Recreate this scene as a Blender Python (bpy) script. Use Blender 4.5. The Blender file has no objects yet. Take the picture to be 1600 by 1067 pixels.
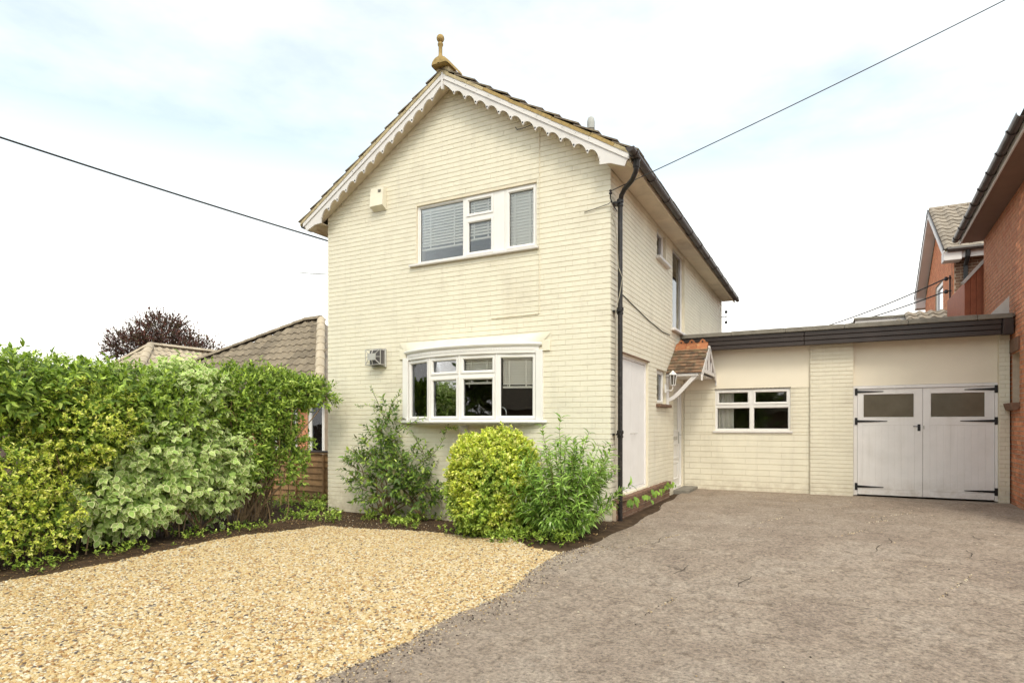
import bpy, bmesh, math, random
import numpy as np
from mathutils import Vector, Matrix, noise
random.seed(7); RNG = np.random.default_rng(7)
R = math.radians
D = bpy.data
scene = bpy.context.scene
col = scene.collection

# ------------------------------------------------------------------ camera
cam = D.objects.new('camera', D.cameras.new('camera')); col.objects.link(cam)
cam.location = (0, 0, 1.5); cam.rotation_euler = (R(90), 0, R(27.5))
cam.data.sensor_width = 36; cam.data.lens = 940 / 1600 * 36
cam.data.shift_y = 130.5 / 1600; cam.data.clip_start = .05; cam.data.clip_end = 3000
scene.camera = cam
# ------------------------------------------------------------------ sky
SUN_EL, SUN_AZ = R(50), R(150)          # azimuth clockwise from +Y: behind the camera, a little to the right
world = D.worlds.new('World'); scene.world = world; world.use_nodes = True
nt = world.node_tree; N = nt.nodes; Lk = nt.links
for n in list(N): N.remove(n)
out = N.new('ShaderNodeOutputWorld'); bg = N.new('ShaderNodeBackground'); bg.inputs[1].default_value = .1
sky = N.new('ShaderNodeTexSky'); sky.sky_type = 'NISHITA'; sky.sun_disc = False
sky.sun_elevation = SUN_EL; sky.sun_rotation = SUN_AZ; sky.air_density = 1; sky.dust_density = 2.5; sky.ozone_density = 1
tc = N.new('ShaderNodeTexCoord'); mp = N.new('ShaderNodeMapping'); mp.inputs['Scale'].default_value = (1, 1, 2.6)
nz = N.new('ShaderNodeTexNoise'); nz.inputs['Scale'].default_value = 2.1; nz.inputs['Detail'].default_value = 8; nz.inputs['Roughness'].default_value = .55
cr = N.new('ShaderNodeValToRGB'); cr.color_ramp.elements[0].position = .36; cr.color_ramp.elements[1].position = .70
sep = N.new('ShaderNodeSeparateXYZ'); mr = N.new('ShaderNodeMapRange')
mr.inputs[1].default_value = .12; mr.inputs[2].default_value = .50; mr.inputs[3].default_value = 1.0; mr.inputs[4].default_value = .0
mx = N.new('ShaderNodeMath'); mx.operation = 'MAXIMUM'
hz = N.new('ShaderNodeMath'); hz.operation = 'MULTIPLY_ADD'; hz.inputs[1].default_value = .34; hz.inputs[2].default_value = .22
mixs = N.new('ShaderNodeMixRGB'); mixs.inputs[2].default_value = (12.0, 11.6, 10.9, 1)
Lk.new(tc.outputs['Generated'], mp.inputs[0]); Lk.new(mp.outputs[0], nz.inputs[0]); Lk.new(nz.outputs[0], cr.inputs[0])
Lk.new(tc.outputs['Generated'], sep.inputs[0]); Lk.new(sep.outputs[2], mr.inputs[0])
Lk.new(cr.outputs[0], hz.inputs[0]); Lk.new(hz.outputs[0], mx.inputs[0]); Lk.new(mr.outputs[0], mx.inputs[1]); mx.use_clamp = True
Lk.new(mx.outputs[0], mixs.inputs[0]); tint = N.new('ShaderNodeMixRGB'); tint.blend_type = 'MULTIPLY'; tint.inputs[0].default_value = 1; tint.inputs[2].default_value = (1.45, 1.62, 1.35, 1); Lk.new(sky.outputs[0], tint.inputs[1]); Lk.new(tint.outputs[0], mixs.inputs[1]); Lk.new(mixs.outputs[0], bg.inputs[0]); Lk.new(bg.outputs[0], out.inputs[0])
# ------------------------------------------------------------------ sun
sd = D.lights.new('sun', 'SUN'); sun = D.objects.new('sun', sd); col.objects.link(sun)
sd.energy = .9; sd.angle = R(16); sd.color = (1, .93, .82)
sv = Vector((math.sin(SUN_AZ) * math.cos(SUN_EL), math.cos(SUN_AZ) * math.cos(SUN_EL), math.sin(SUN_EL)))
sun.rotation_euler = sv.to_track_quat('Z', 'Y').to_euler()
vs = scene.view_settings; vs.view_transform = 'Standard'; vs.look = 'None'; vs.gamma = 1; vs.use_curve_mapping = False
vs.exposure = 0.83

# ------------------------------------------------------------------ materials
def mat(name, color, rough=.7, var=0.0, scale=8, bump=0, bscale=60, spec=.4, metal=0, stain=None, stain_scale=1.2, stain_amt=.5, second=None, rnd=0, dirt=False):
    m = D.materials.new(name); m.use_nodes = True; t = m.node_tree; n = t.nodes; l = t.links
    b = n['Principled BSDF']; b.inputs['Roughness'].default_value = rough; b.inputs['Metallic'].default_value = metal
    b.inputs['Specular IOR Level'].default_value = spec
    g = n.new('ShaderNodeNewGeometry'); pos = g.outputs['Position']
    rgb = n.new('ShaderNodeRGB'); rgb.outputs[0].default_value = (*color, 1); c = rgb.outputs[0]
    def noise_(s, d=5, r=.6):
        q = n.new('ShaderNodeTexNoise'); q.inputs['Scale'].default_value = s; q.inputs['Detail'].default_value = d; q.inputs['Roughness'].default_value = r
        l.new(pos, q.inputs['Vector']); return q.outputs[0]
    def ramp(v, a, b_):
        q = n.new('ShaderNodeMapRange'); q.inputs[1].default_value = a; q.inputs[2].default_value = b_; l.new(v, q.inputs[0]); return q.outputs[0]
    def mix(f, a, b_, mode='MIX'):
        q = n.new('ShaderNodeMixRGB'); q.blend_type = mode
        if isinstance(f, float): q.inputs[0].default_value = f
        else: l.new(f, q.inputs[0])
        l.new(a, q.inputs[1])
        if isinstance(b_, tuple): q.inputs[2].default_value = (*b_, 1)
        else: l.new(b_, q.inputs[2])
        return q.outputs[0]
    if second:
        c = mix(ramp(noise_(scale * .7), .4, .6), c, second)
    if rnd:
        oi = n.new('ShaderNodeObjectInfo'); h = n.new('ShaderNodeHueSaturation')
        q = n.new('ShaderNodeMapRange'); q.inputs[3].default_value = 1 - rnd; q.inputs[4].default_value = 1 + rnd
        l.new(oi.outputs['Random'], q.inputs[0]); l.new(q.outputs[0], h.inputs['Value']); l.new(c, h.inputs['Color']); c = h.outputs[0]
    if var:
        h = n.new('ShaderNodeHueSaturation'); q = n.new('ShaderNodeMapRange')
        q.inputs[1].default_value = .25; q.inputs[2].default_value = .75; q.inputs[3].default_value = 1 - var; q.inputs[4].default_value = 1 + var
        l.new(noise_(scale), q.inputs[0]); l.new(q.outputs[0], h.inputs['Value']); l.new(c, h.inputs['Color']); c = h.outputs[0]
    if stain:
        f = ramp(noise_(stain_scale, 8, .65), .52, .75)
        q = n.new('ShaderNodeMath'); q.operation = 'MULTIPLY'; q.inputs[1].default_value = stain_amt; l.new(f, q.inputs[0])
        c = mix(q.outputs[0], c, stain)
    if dirt:         # splashed earth at the foot of the wall, faint rain streaks higher up
        sx_ = n.new('ShaderNodeSeparateXYZ'); l.new(pos, sx_.inputs[0]); q1 = n.new('ShaderNodeMapRange'); q1.inputs[1].default_value = .55; q1.inputs[2].default_value = .02; l.new(sx_.outputs[2], q1.inputs[0])
        q2 = n.new('ShaderNodeMath'); q2.operation = 'MULTIPLY'; l.new(q1.outputs[0], q2.inputs[0]); l.new(ramp(noise_(7, 6, .7), .35, .68), q2.inputs[1])
        q3 = n.new('ShaderNodeMath'); q3.operation = 'MULTIPLY'; q3.inputs[1].default_value = .75; l.new(q2.outputs[0], q3.inputs[0]); c = mix(q3.outputs[0], c, (.36, .27, .18))
        mpp = n.new('ShaderNodeMapping'); mpp.inputs['Scale'].default_value = (5, 5, .45); l.new(pos, mpp.inputs[0]); ns = n.new('ShaderNodeTexNoise'); ns.inputs['Scale'].default_value = 1.6; ns.inputs['Detail'].default_value = 6; l.new(mpp.outputs[0], ns.inputs['Vector'])
        q4 = n.new('ShaderNodeMath'); q4.operation = 'MULTIPLY'; q4.inputs[1].default_value = .22; l.new(ramp(ns.outputs[0], .55, .8), q4.inputs[0]); c = mix(q4.outputs[0], c, (.45, .40, .33))
    l.new(c, b.inputs['Base Color'])
    if bump:
        bp = n.new('ShaderNodeBump'); bp.inputs['Strength'].default_value = bump; bp.inputs['Distance'].default_value = .01
        l.new(noise_(bscale, 4), bp.inputs['Height']); l.new(bp.outputs[0], b.inputs['Normal'])
    return m
MA = {}
MA['cream'] = mat('cream_paint', (.78, .722, .592), .62, var=.05, scale=3, bump=.35, bscale=45, stain=(.46, .39, .30), stain_scale=1.1, stain_amt=.36, dirt=True)
MA['creamside'] = MA['cream']
MA['joint'] = mat('cream_paint_joint', (.71, .635, .50), .8, var=.10, scale=5)
MA['render'] = mat('cream_render', (.86, .775, .64), .65, var=.03, scale=1.5, bump=.12, bscale=160, stain=(.62, .52, .38), stain_scale=.6, stain_amt=.25)
MA['pvc'] = mat('white_pvc', (.80, .77, .75), .35, var=.03, scale=4)
MA['whitewood'] = mat('white_painted_wood', (.70, .66, .645), .5, var=.04, scale=6, bump=.15, bscale=80, stain=(.30, .27, .24), stain_scale=3.0, stain_amt=.35)
MA['doorpaint'] = mat('pale_door_paint', (.82, .785, .775), .5, var=.04, scale=3, bump=.15, bscale=50, dirt=True, stain=(.5, .46, .42), stain_scale=2.5, stain_amt=.18)
MA['soffit'] = mat('soffit_paint', (.68, .58, .45), .7, var=.12, scale=2.5, bump=.5, bscale=9, stain=(.33, .25, .18), stain_scale=2.2, stain_amt=.5)
MA['brown'] = mat('dark_brown_plastic', (.045, .033, .030), .38, var=.2, scale=4)
MA['black'] = mat('black_iron', (.016, .015, .017), .45, var=.2, scale=8)
MA['blackpipe'] = mat('black_pipe_paint', (.018, .015, .015), .3, var=.2, scale=8, stain=(.16, .13, .12), stain_scale=14, stain_amt=.35)
MA['tile'] = mat('weathered_roof_tile', (.135, .10, .075), .85, var=.25, scale=9, bump=.8, bscale=50, second=(.21, .165, .11), rnd=.22, stain=(.36, .32, .20), stain_scale=7, stain_amt=.6)
MA['mortar'] = mat('verge_mortar', (.46, .37, .22), .9, var=.25, scale=14, bump=1, bscale=60, stain=(.2, .16, .1), stain_scale=9, stain_amt=.8)
MA['ochre'] = mat('lichen_ochre_terracotta', (.38, .26, .10), .8, var=.25, scale=25, bump=.5, bscale=90, stain=(.16, .14, .07), stain_scale=14, stain_amt=.8)
MA['browntile'] = mat('brown_concrete_tile', (.22, .175, .125), .85, var=.3, scale=6, bump=.8, bscale=70, rnd=.2, stain=(.30, .25, .18), stain_scale=5, stain_amt=.6)
MA['graytile'] = mat('grey_concrete_tile', (.30, .25, .20), .85, var=.2, scale=6, bump=.6, bscale=70, rnd=.14, stain=(.15, .12, .09), stain_scale=5, stain_amt=.7)
MA['paletile'] = mat('pale_ridge_tile', (.46, .38, .28), .85, var=.2, scale=8, bump=.6, bscale=70, rnd=.12, stain=(.22, .17, .12), stain_scale=4, stain_amt=.6)
MA['brick'] = mat('red_brick', (.54, .195, .10), .85, var=.22, scale=10, bump=.6, bscale=120, rnd=.22, second=(.62, .27, .14), stain=(.18, .08, .05), stain_scale=9, stain_amt=.4)
MA['mortarj'] = mat('brick_mortar', (.48, .38, .29), .95, var=.15, scale=12, bump=.5, bscale=90)
MA['brownbrick'] = mat('brown_brick', (.20, .115, .075), .9, var=.25, scale=12, bump=.7, bscale=80, rnd=.2, stain=(.09, .06, .05), stain_scale=6, stain_amt=.7)
MA['terra'] = mat('orange_terracotta', (.36, .135, .06), .8, var=.2, scale=18, bump=.5, bscale=70, rnd=.15, stain=(.55, .36, .17), stain_scale=12, stain_amt=.7)
MA['canopytile'] = mat('mossy_clay_tile', (.12, .085, .055), .85, var=.25, scale=14, bump=.7, bscale=60, rnd=.35, second=(.22, .12, .07), stain=(.27, .24, .13), stain_scale=9, stain_amt=.8)
MA['darkred'] = mat('dark_red_panel', (.14, .035, .025), .8, var=.1)
MA['felt'] = mat('roofing_felt', (.22, .20, .17), .9, var=.25, scale=6, bump=.6, bscale=60)
MA['lead'] = mat('lead_flashing', (.62, .60, .57), .55, var=.1, scale=9, bump=.3, bscale=30)
MA['grey'] = mat('grey_plastic', (.42, .42, .40), .6, var=.15)
MA['galv'] = mat('grey_galvanised_metal', (.50, .48, .45), .45, var=.12, scale=20, metal=.3)
MA['fluebody'] = mat('dark_flue_metal', (.11, .10, .10), .6, var=.2, scale=15)
MA['wire'] = mat('cable_sheath', (.03, .03, .03), .6)
MA['whitewire'] = mat('pale_cable_sheath', (.35, .31, .24), .6)
MA['timber'] = mat('orange_fence_timber', (.34, .19, .085), .8, var=.3, scale=9, bump=.6, bscale=40, rnd=.15, stain=(.14, .09, .05), stain_scale=4, stain_amt=.6)
MA['cladding'] = mat('red_cedar_boards', (.36, .11, .055), .7, var=.15, scale=14, rnd=.1, bump=.3)
MA['inner'] = mat('interior_plaster', (.52, .46, .38), .9)
MA['innerdark'] = mat('interior_dark_brown', (.08, .06, .05), .8)  # plain dark brown colour of the kitchen units and the stored box
MA['blind'] = mat('white_blind_slat', (.93, .89, .80), .5, var=.02)
MA['chrome'] = mat('chrome', (.8, .8, .8), .12, metal=1)
MA['bark'] = mat('shrub_bark', (.20, .13, .07), .9, var=.3, scale=20, bump=.6, bscale=50)
MA['darktwig'] = mat('dark_twig', (.075, .048, .03), .9, var=.3, scale=20)
MA['soil'] = mat('garden_soil', (.075, .050, .034), .95, spec=.05, var=.35, scale=9, bump=1, bscale=40, stain=(.17, .11, .065), stain_scale=6, stain_amt=.8)
MA['grassbase'] = mat('distant_lawn', (.06, .085, .025), .95, var=.3, scale=2)
MA['road'] = mat('street_asphalt', (.06, .058, .055), .9, var=.2, scale=5, bump=.4)
MA['bamboo'] = mat('bamboo_cane', (.38, .26, .12), .6, var=.1)
MA['lampglass'] = mat('smoked_lamp_glass', (.10, .085, .07), .2)

def glassmat(name, tint, opac):
    m = D.materials.new(name); m.use_nodes = True; t = m.node_tree; n = t.nodes; l = t.links
    n.remove(n['Principled BSDF']); o = n['Material Output']
    tr = n.new('ShaderNodeBsdfTransparent'); tr.inputs[0].default_value = (*tint, 1)
    gl = n.new('ShaderNodeBsdfGlossy'); gl.inputs['Roughness'].default_value = .015; gl.inputs[0].default_value = (.95, .97, 1, 1)
    fr = n.new('ShaderNodeFresnel'); fr.inputs[0].default_value = 1.5
    ma = n.new('ShaderNodeMath'); ma.operation = 'MULTIPLY_ADD'; ma.inputs[1].default_value = 1.0; ma.inputs[2].default_value = opac; ma.use_clamp = True
    nb = n.new('ShaderNodeTexNoise'); nb.inputs['Scale'].default_value = 1.3; g = n.new('ShaderNodeNewGeometry'); l.new(g.outputs['Position'], nb.inputs['Vector'])
    bp = n.new('ShaderNodeBump'); bp.inputs['Strength'].default_value = .06; bp.inputs['Distance'].default_value = .05; l.new(nb.outputs[0], bp.inputs['Height']); l.new(bp.outputs[0], gl.inputs['Normal'])
    mi = n.new('ShaderNodeMixShader'); l.new(fr.outputs[0], ma.inputs[0]); l.new(ma.outputs[0], mi.inputs[0])
    l.new(tr.outputs[0], mi.inputs[1]); l.new(gl.outputs[0], mi.inputs[2]); l.new(mi.outputs[0], o.inputs['Surface']); return m
MA['glass'] = glassmat('window_glass', (.99, .99, .985), .012)

MA['garageglass'] = mat('olive_brown_garage_glass', (.135, .115, .085), .12, var=.25, scale=2.5, spec=.6)  # opaque olive-brown pane colour, varied by noise
def leafmat(name, rough=.45, trans=.26, spec=.35):
    m = D.materials.new(name); m.use_nodes = True; t = m.node_tree; n = t.nodes; l = t.links
    b = n['Principled BSDF']; b.inputs['Roughness'].default_value = rough; b.inputs['Specular IOR Level'].default_value = spec
    a = n.new('ShaderNodeAttribute'); a.attribute_name = 'Col'
    nz = n.new('ShaderNodeTexNoise'); nz.inputs['Scale'].default_value = 40; g = n.new('ShaderNodeNewGeometry'); l.new(g.outputs['Position'], nz.inputs['Vector'])
    q = n.new('ShaderNodeMapRange'); q.inputs[3].default_value = .82; q.inputs[4].default_value = 1.26; l.new(nz.outputs[0], q.inputs[0])
    h = n.new('ShaderNodeHueSaturation'); l.new(q.outputs[0], h.inputs['Value']); l.new(a.outputs['Color'], h.inputs['Color'])
    l.new(h.outputs[0], b.inputs['Base Color'])
    tr = n.new('ShaderNodeBsdfTranslucent'); h2 = n.new('ShaderNodeHueSaturation'); h2.inputs['Value'].default_value = 1.5; h2.inputs['Saturation'].default_value = 1.1
    l.new(h.outputs[0], h2.inputs['Color']); l.new(h2.outputs[0], tr.inputs[0])
    mi = n.new('ShaderNodeMixShader'); mi.inputs[0].default_value = trans
    l.new(b.outputs[0], mi.inputs[1]); l.new(tr.outputs[0], mi.inputs[2]); l.new(mi.outputs[0], n['Material Output'].inputs['Surface']); return m
MA['leaf'] = leafmat('leaf'); MA['leafmatt'] = leafmat('matt_leaf', .65, .3, .15)

def tarmac_mat():
    m = D.materials.new('worn_tarmac'); m.use_nodes = True; t = m.node_tree; n = t.nodes; l = t.links
    b = n['Principled BSDF']; b.inputs['Roughness'].default_value = .9; b.inputs['Specular IOR Level'].default_value = .25
    g = n.new('ShaderNodeNewGeometry'); P = g.outputs['Position']
    def nz(s, d=6, r=.6, dist=0):
        q = n.new('ShaderNodeTexNoise'); q.inputs['Scale'].default_value = s; q.inputs['Detail'].default_value = d; q.inputs['Roughness'].default_value = r; q.inputs['Distortion'].default_value = dist
        l.new(P, q.inputs['Vector']); return q.outputs[0]
    def cramp(v, stops):
        q = n.new('ShaderNodeValToRGB'); e = q.color_ramp.elements
        while len(e) < len(stops): e.new(.5)
        for i, (p, c) in enumerate(stops): e[i].position = p; e[i].color = (*c, 1)
        l.new(v, q.inputs[0]); return q.outputs[0]
    def mix(f, a, b_, mode='MIX'):
        q = n.new('ShaderNodeMixRGB'); q.blend_type = mode
        if isinstance(f, float): q.inputs[0].default_value = f
        else: l.new(f, q.inputs[0])
        for i, v in ((1, a), (2, b_)):
            if isinstance(v, tuple): q.inputs[i].default_value = (*v, 1)
            else: l.new(v, q.inputs[i])
        return q.outputs[0]
    base = cramp(nz(1.1, 8, .65, .6), [(.32, (.262, .205, .166)), (.5, (.315, .252, .203)), (.68, (.355, .293, .243))])
    fine = cramp(nz(34, 6, .82), [(.34, (.30, .28, .27)), (.45, (.92, .92, .92)), (.62, (1.7, 1.66, 1.6))])
    c = mix(.8, base, fine, 'MULTIPLY')
    mid = cramp(nz(9, 7, .7, 1.2), [(.34, (.62, .60, .58)), (.5, (1, 1, 1)), (.66, (1.22, 1.22, 1.2))])
    c = mix(.9, c, mid, 'MULTIPLY')
    v = n.new('ShaderNodeTexVoronoi'); v.inputs['Scale'].default_value = 60; l.new(P, v.inputs['Vector'])
    lt = n.new('ShaderNodeMath'); lt.operation = 'LESS_THAN'; lt.inputs[1].default_value = .17; l.new(v.outputs['Distance'], lt.inputs[0])
    sp = n.new('ShaderNodeMath'); sp.operation = 'MULTIPLY'; l.new(lt.outputs[0], sp.inputs[0])
    sr = n.new('ShaderNodeSeparateColor'); l.new(v.outputs['Color'], sr.inputs[0]); gt = n.new('ShaderNodeMath'); gt.operation = 'GREATER_THAN'; gt.inputs[1].default_value = .86; l.new(sr.outputs[0], gt.inputs[0]); l.new(gt.outputs[0], sp.inputs[1])
    c = mix(sp.outputs[0], c, (.48, .43, .36))
    l.new(c, b.inputs['Base Color'])
    bp = n.new('ShaderNodeBump'); bp.inputs['Strength'].default_value = 1.0; bp.inputs['Distance'].default_value = .02
    ad = n.new('ShaderNodeMath'); ad.operation = 'MULTIPLY_ADD'; ad.inputs[1].default_value = .5; l.new(nz(30, 5, .75), ad.inputs[0]); l.new(nz(75, 3, .6), ad.inputs[2])
    l.new(ad.outputs[0], bp.inputs['Height']); l.new(bp.outputs[0], b.inputs['Normal']); return m
MA['tarmac'] = tarmac_mat()

# ------------------------------------------------------------------ mesh helpers
ORG = {}
class MB:
    def __init__(s, xf=None): s.v = []; s.f = []; s.xf = xf
    def add(s, vs, fs):
        o = len(s.v)
        s.v += [tuple(s.xf @ Vector(p)) if s.xf else tuple(p) for p in vs]
        s.f += [tuple(i + o for i in q) for q in fs]; return s
    def box(s, x0, x1, y0, y1, z0, z1):
        return s.add([(x0, y0, z0), (x1, y0, z0), (x1, y1, z0), (x0, y1, z0), (x0, y0, z1), (x1, y0, z1), (x1, y1, z1), (x0, y1, z1)],
                     [(0, 3, 2, 1), (4, 5, 6, 7), (0, 1, 5, 4), (1, 2, 6, 5), (2, 3, 7, 6), (3, 0, 4, 7)])
    def cbox(s, x0, x1, y0, y1, z0, z1, b=.006):     # bevelled on all edges
        bm = bmesh.new(); bmesh.ops.create_cube(bm, size=1)
        for v in bm.verts: v.co = Vector(((x0 + x1) / 2 + v.co.x * (x1 - x0), (y0 + y1) / 2 + v.co.y * (y1 - y0), (z0 + z1) / 2 + v.co.z * (z1 - z0)))
        bmesh.ops.bevel(bm, geom=bm.edges[:], offset=b, segments=1, affect='EDGES')
        return s.bm(bm)
    def bm(s, bm):
        bm.verts.ensure_lookup_table(); bm.verts.index_update()
        s.add([v.co.copy() for v in bm.verts], [[v.index for v in f.verts] for f in bm.faces]); bm.free(); return s
    def beam(s, a, b, w, h, up=(0, 0, 1)):
        a = Vector(a); b = Vector(b); d = (b - a).normalized(); u = Vector(up); sd_ = d.cross(u).normalized(); u = sd_.cross(d)
        vs = [p + sd_ * i * w / 2 + u * j * h / 2 for p in (a, b) for i, j in ((-1, -1), (1, -1), (1, 1), (-1, 1))]
        return s.add(vs, [(0, 1, 2, 3), (7, 6, 5, 4), (0, 4, 5, 1), (1, 5, 6, 2), (2, 6, 7, 3), (3, 7, 4, 0)])
    def tube(s, pts, r, seg=8, cap=True):
        pts = [Vector(p) for p in pts]; n = len(pts); rs = r if isinstance(r, (list, tuple)) else [r] * n
        ref = Vector((0, 0, 1)); vs = []
        d0 = (pts[1] - pts[0]).normalized()
        if abs(d0.z) > .9: ref = Vector((1, 0, 0))
        side = d0.cross(ref).normalized()
        for i, p in enumerate(pts):
            d = (pts[min(i + 1, n - 1)] - pts[max(i - 1, 0)]).normalized()
            side = (side - d * side.dot(d)).normalized(); u = d.cross(side)
            for k in range(seg):
                a = 2 * math.pi * k / seg; vs.append(p + (side * math.cos(a) + u * math.sin(a)) * rs[i])
        fs = [(i * seg + k, i * seg + (k + 1) % seg, (i + 1) * seg + (k + 1) % seg, (i + 1) * seg + k) for i in range(n - 1) for k in range(seg)]
        if cap: fs += [tuple(range(seg - 1, -1, -1)), tuple((n - 1) * seg + k for k in range(seg))]
        return s.add(vs, fs)
    def lathe(s, c, prof, seg=16):
        c = Vector(c); vs = []; 
        for r, z in prof:
            for k in range(seg):
                a = 2 * math.pi * k / seg; vs.append(c + Vector((r * math.cos(a), r * math.sin(a), z)))
        n = len(prof); fs = [(i * seg + k, i * seg + (k + 1) % seg, (i + 1) * seg + (k + 1) % seg, (i + 1) * seg + k) for i in range(n - 1) for k in range(seg)]
        fs += [tuple(range(seg - 1, -1, -1)), tuple((n - 1) * seg + k for k in range(seg))]
        return s.add(vs, fs)
    def prism(s, pts, o, u, w, n, th):     # 2-D outline in plane (u,w) at o, thickness th along n
        o, u, w, n = map(Vector, (o, u, w, n)); k = len(pts)
        a = [o + u * p[0] + w * p[1] for p in pts]; b = [p + n * th for p in a]
        return s.add(a + b, [tuple(range(k - 1, -1, -1)), tuple(range(k, 2 * k))] + [(i, (i + 1) % k, (i + 1) % k + k, i + k) for i in range(k)])
    def build(s, name, m, parent=None, smooth=False, **kw):
        me = D.meshes.new(name); me.from_pydata(s.v, [], s.f); me.validate()
        if smooth:
            me.shade_smooth()
            try: me.set_sharp_from_angle(angle=R(40))
            except Exception: pass
        return link(name, me, m, parent, **kw)
def link(name, me, m, parent=None, loc=None, **kw):
    o = D.objects.new(name, me); col.objects.link(o)
    if m and not me.materials: me.materials.append(MA[m] if isinstance(m, str) else m)
    if loc is not None: o.location = loc
    if parent:
        o.parent = parent; root = parent
        while root.parent: root = root.parent
        if parent is root and parent.name in ORG: o.matrix_parent_inverse = Matrix.Translation(-Vector(ORG[parent.name]))
        elif loc is not None and parent.location.length > 0: o.matrix_parent_inverse = Matrix.Translation(-parent.location)
    for k, v in kw.items(): o[k] = v
    return o
def thing(name, loc, label, cat, group=None):
    o = D.objects.new(name, None); col.objects.link(o); o.location = loc; ORG[o.name] = tuple(loc); o.empty_display_size = .2
    o['label'] = label; o['category'] = cat
    if group: o['group'] = group
    return o
def tag(o, label, cat, group=None):
    o['label'] = label; o['category'] = cat
    if group: o['group'] = group
    return o
def smooth01(t): t = max(0, min(1, t)); return t * t * (3 - 2 * t)
def ground(x, y): return .18 * smooth01((y - 4) / 4.2) * smooth01((x + 4.4) / 1.7)

CAMP = Vector((0, 0, 1.5))
def score(c, n, a):
    d = CAMP - c; L = d.length; return a * max(0.02, d.dot(n) / L) / (L * L)

# ---------- brickwork: every brick has its own edges and stands proud of the joint behind it
def bricks(parents_pool, o, u, n, z0, z1, ivals, H=.075, BL=.225, gap=.010, proud=.009, m='cream', hgap=None, jit=.0015, off=0, name='brick'):
    """o: point on joint plane, u: unit along wall, n: outward.  ivals(za,zb)-> list of (s0,s1)."""
    o, u, n = Vector(o), Vector(u), Vector(n); k = 0; z = z0
    hgap = gap if hgap is None else hgap
    while z < z1 - .02:
        zb = min(z + H, z1)
        for s0, s1 in ivals(z, zb):
            s = math.floor((s0 - off) / BL) * BL + off - (BL / 2 if k % 2 else 0)
            while s < s1:
                a, b = max(s, s0), min(s + BL, s1); s += BL
                if b - a < .03: continue
                pr = proud + random.uniform(-jit, jit)
                parents_pool.append((o, u, n, a + hgap / 2, b - hgap / 2, z + gap / 2 + random.uniform(-.0006, .0006), zb - gap / 2 + random.uniform(-.0006, .0006), pr, m, name))
        z += H; k += 1
def brick_geo(o, u, n, a, b, c, d, pr, ch=.0028, cv=.0006):
    O = o; Z = Vector((0, 0, 1))
    P = lambda s, z, k: O + u * s + Z * (z) + n * k
    vs = [P(a, c, -.003), P(b, c, -.003), P(b, d, -.003), P(a, d, -.003), P(a + cv, c + ch, pr), P(b - cv, c + ch, pr), P(b - cv, d - ch, pr), P(a + cv, d - ch, pr)]
    return vs, [(4, 5, 6, 7), (0, 1, 5, 4), (1, 2, 6, 5), (2, 3, 7, 6), (3, 0, 4, 7)]
def place_bricks(pool, parent, limit=300):
    """the 300 that show largest become objects of their own, the rest one joined part per material"""
    sc = []
    for i, (o, u, n, a, b, c, d, pr, m, nm) in enumerate(pool):
        ctr = o + u * (a + b) / 2 + Vector((0, 0, (c + d) / 2)); rel = ctr - CAMP
        dep = rel.dot(Vector((-math.sin(R(27.5)), math.cos(R(27.5)), 0))); px = rel.dot(Vector((math.cos(R(27.5)), math.sin(R(27.5)), 0))) / max(dep, .1) * 940
        vis = dep > .5 and abs(px) < 810
        sc.append((-(score(ctr, n, (b - a) * (d - c)) if vis else 0), i))
    sc.sort(); single = set(i for _, i in sc[:limit]); rest = {}
    cache = {}
    for i, (o, u, n, a, b, c, d, pr, m, nm) in enumerate(pool):
        if i in single:
            ctr = o + u * (a + b) / 2 + Vector((0, 0, (c + d) / 2))
            key = (round(b - a, 2), round(d - c, 2), round(pr, 3), tuple(round(q, 3) for q in n), m)
            if key not in cache:
                vs, fs = brick_geo(o - ctr, u, n, a, b, c, d, pr)
                me = D.meshes.new('brick'); me.from_pydata([tuple(v) for v in vs], [], fs); me.materials.append(MA[m]); cache[key] = me
            link(nm, cache[key], None, parent, loc=ctr)
        else:
            rest.setdefault(m, MB()).add(*brick_geo(o, u, n, a, b, c, d, pr))
    for m, b in rest.items(): b.build('brick', m, parent, kind='stuff')

# wall with openings as a watertight grid: coordinates s along u, z up, thickness inward
def wallgrid(mb, o, u, n, th, S, Z, openings):
    o, u, n = map(Vector, (o, u, n)); S = sorted(set(S + [q for w in openings for q in w[:2]])); Z = sorted(set(Z + [q for w in openings for q in w[2:]]))
    fill = lambda i, j: 0 <= i < len(S) - 1 and 0 <= j < len(Z) - 1 and not any(w[0] <= (S[i] + S[i + 1]) / 2 <= w[1] and w[2] <= (Z[j] + Z[j + 1]) / 2 <= w[3] for w in openings)
    P = lambda s, z, k: o + u * s + Vector((0, 0, z)) - n * (th * k)
    for i in range(len(S) - 1):
        for j in range(len(Z) - 1):
            if not fill(i, j): continue
            a, b, c, d = S[i], S[i + 1], Z[j], Z[j + 1]
            mb.add([P(a, c, 0), P(b, c, 0), P(b, d, 0), P(a, d, 0)], [(0, 1, 2, 3)])
            mb.add([P(a, c, 1), P(b, c, 1), P(b, d, 1), P(a, d, 1)], [(3, 2, 1, 0)])
            for (di, dj, e) in ((-1, 0, (a, c, a, d)), (1, 0, (b, d, b, c)), (0, -1, (b, c, a, c)), (0, 1, (a, d, b, d))):
                if not fill(i + di, j + dj):
                    mb.add([P(e[0], e[1], 0), P(e[2], e[3], 0), P(e[2], e[3], 1), P(e[0], e[1], 1)], [(0, 1, 2, 3)])
    return mb

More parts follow.
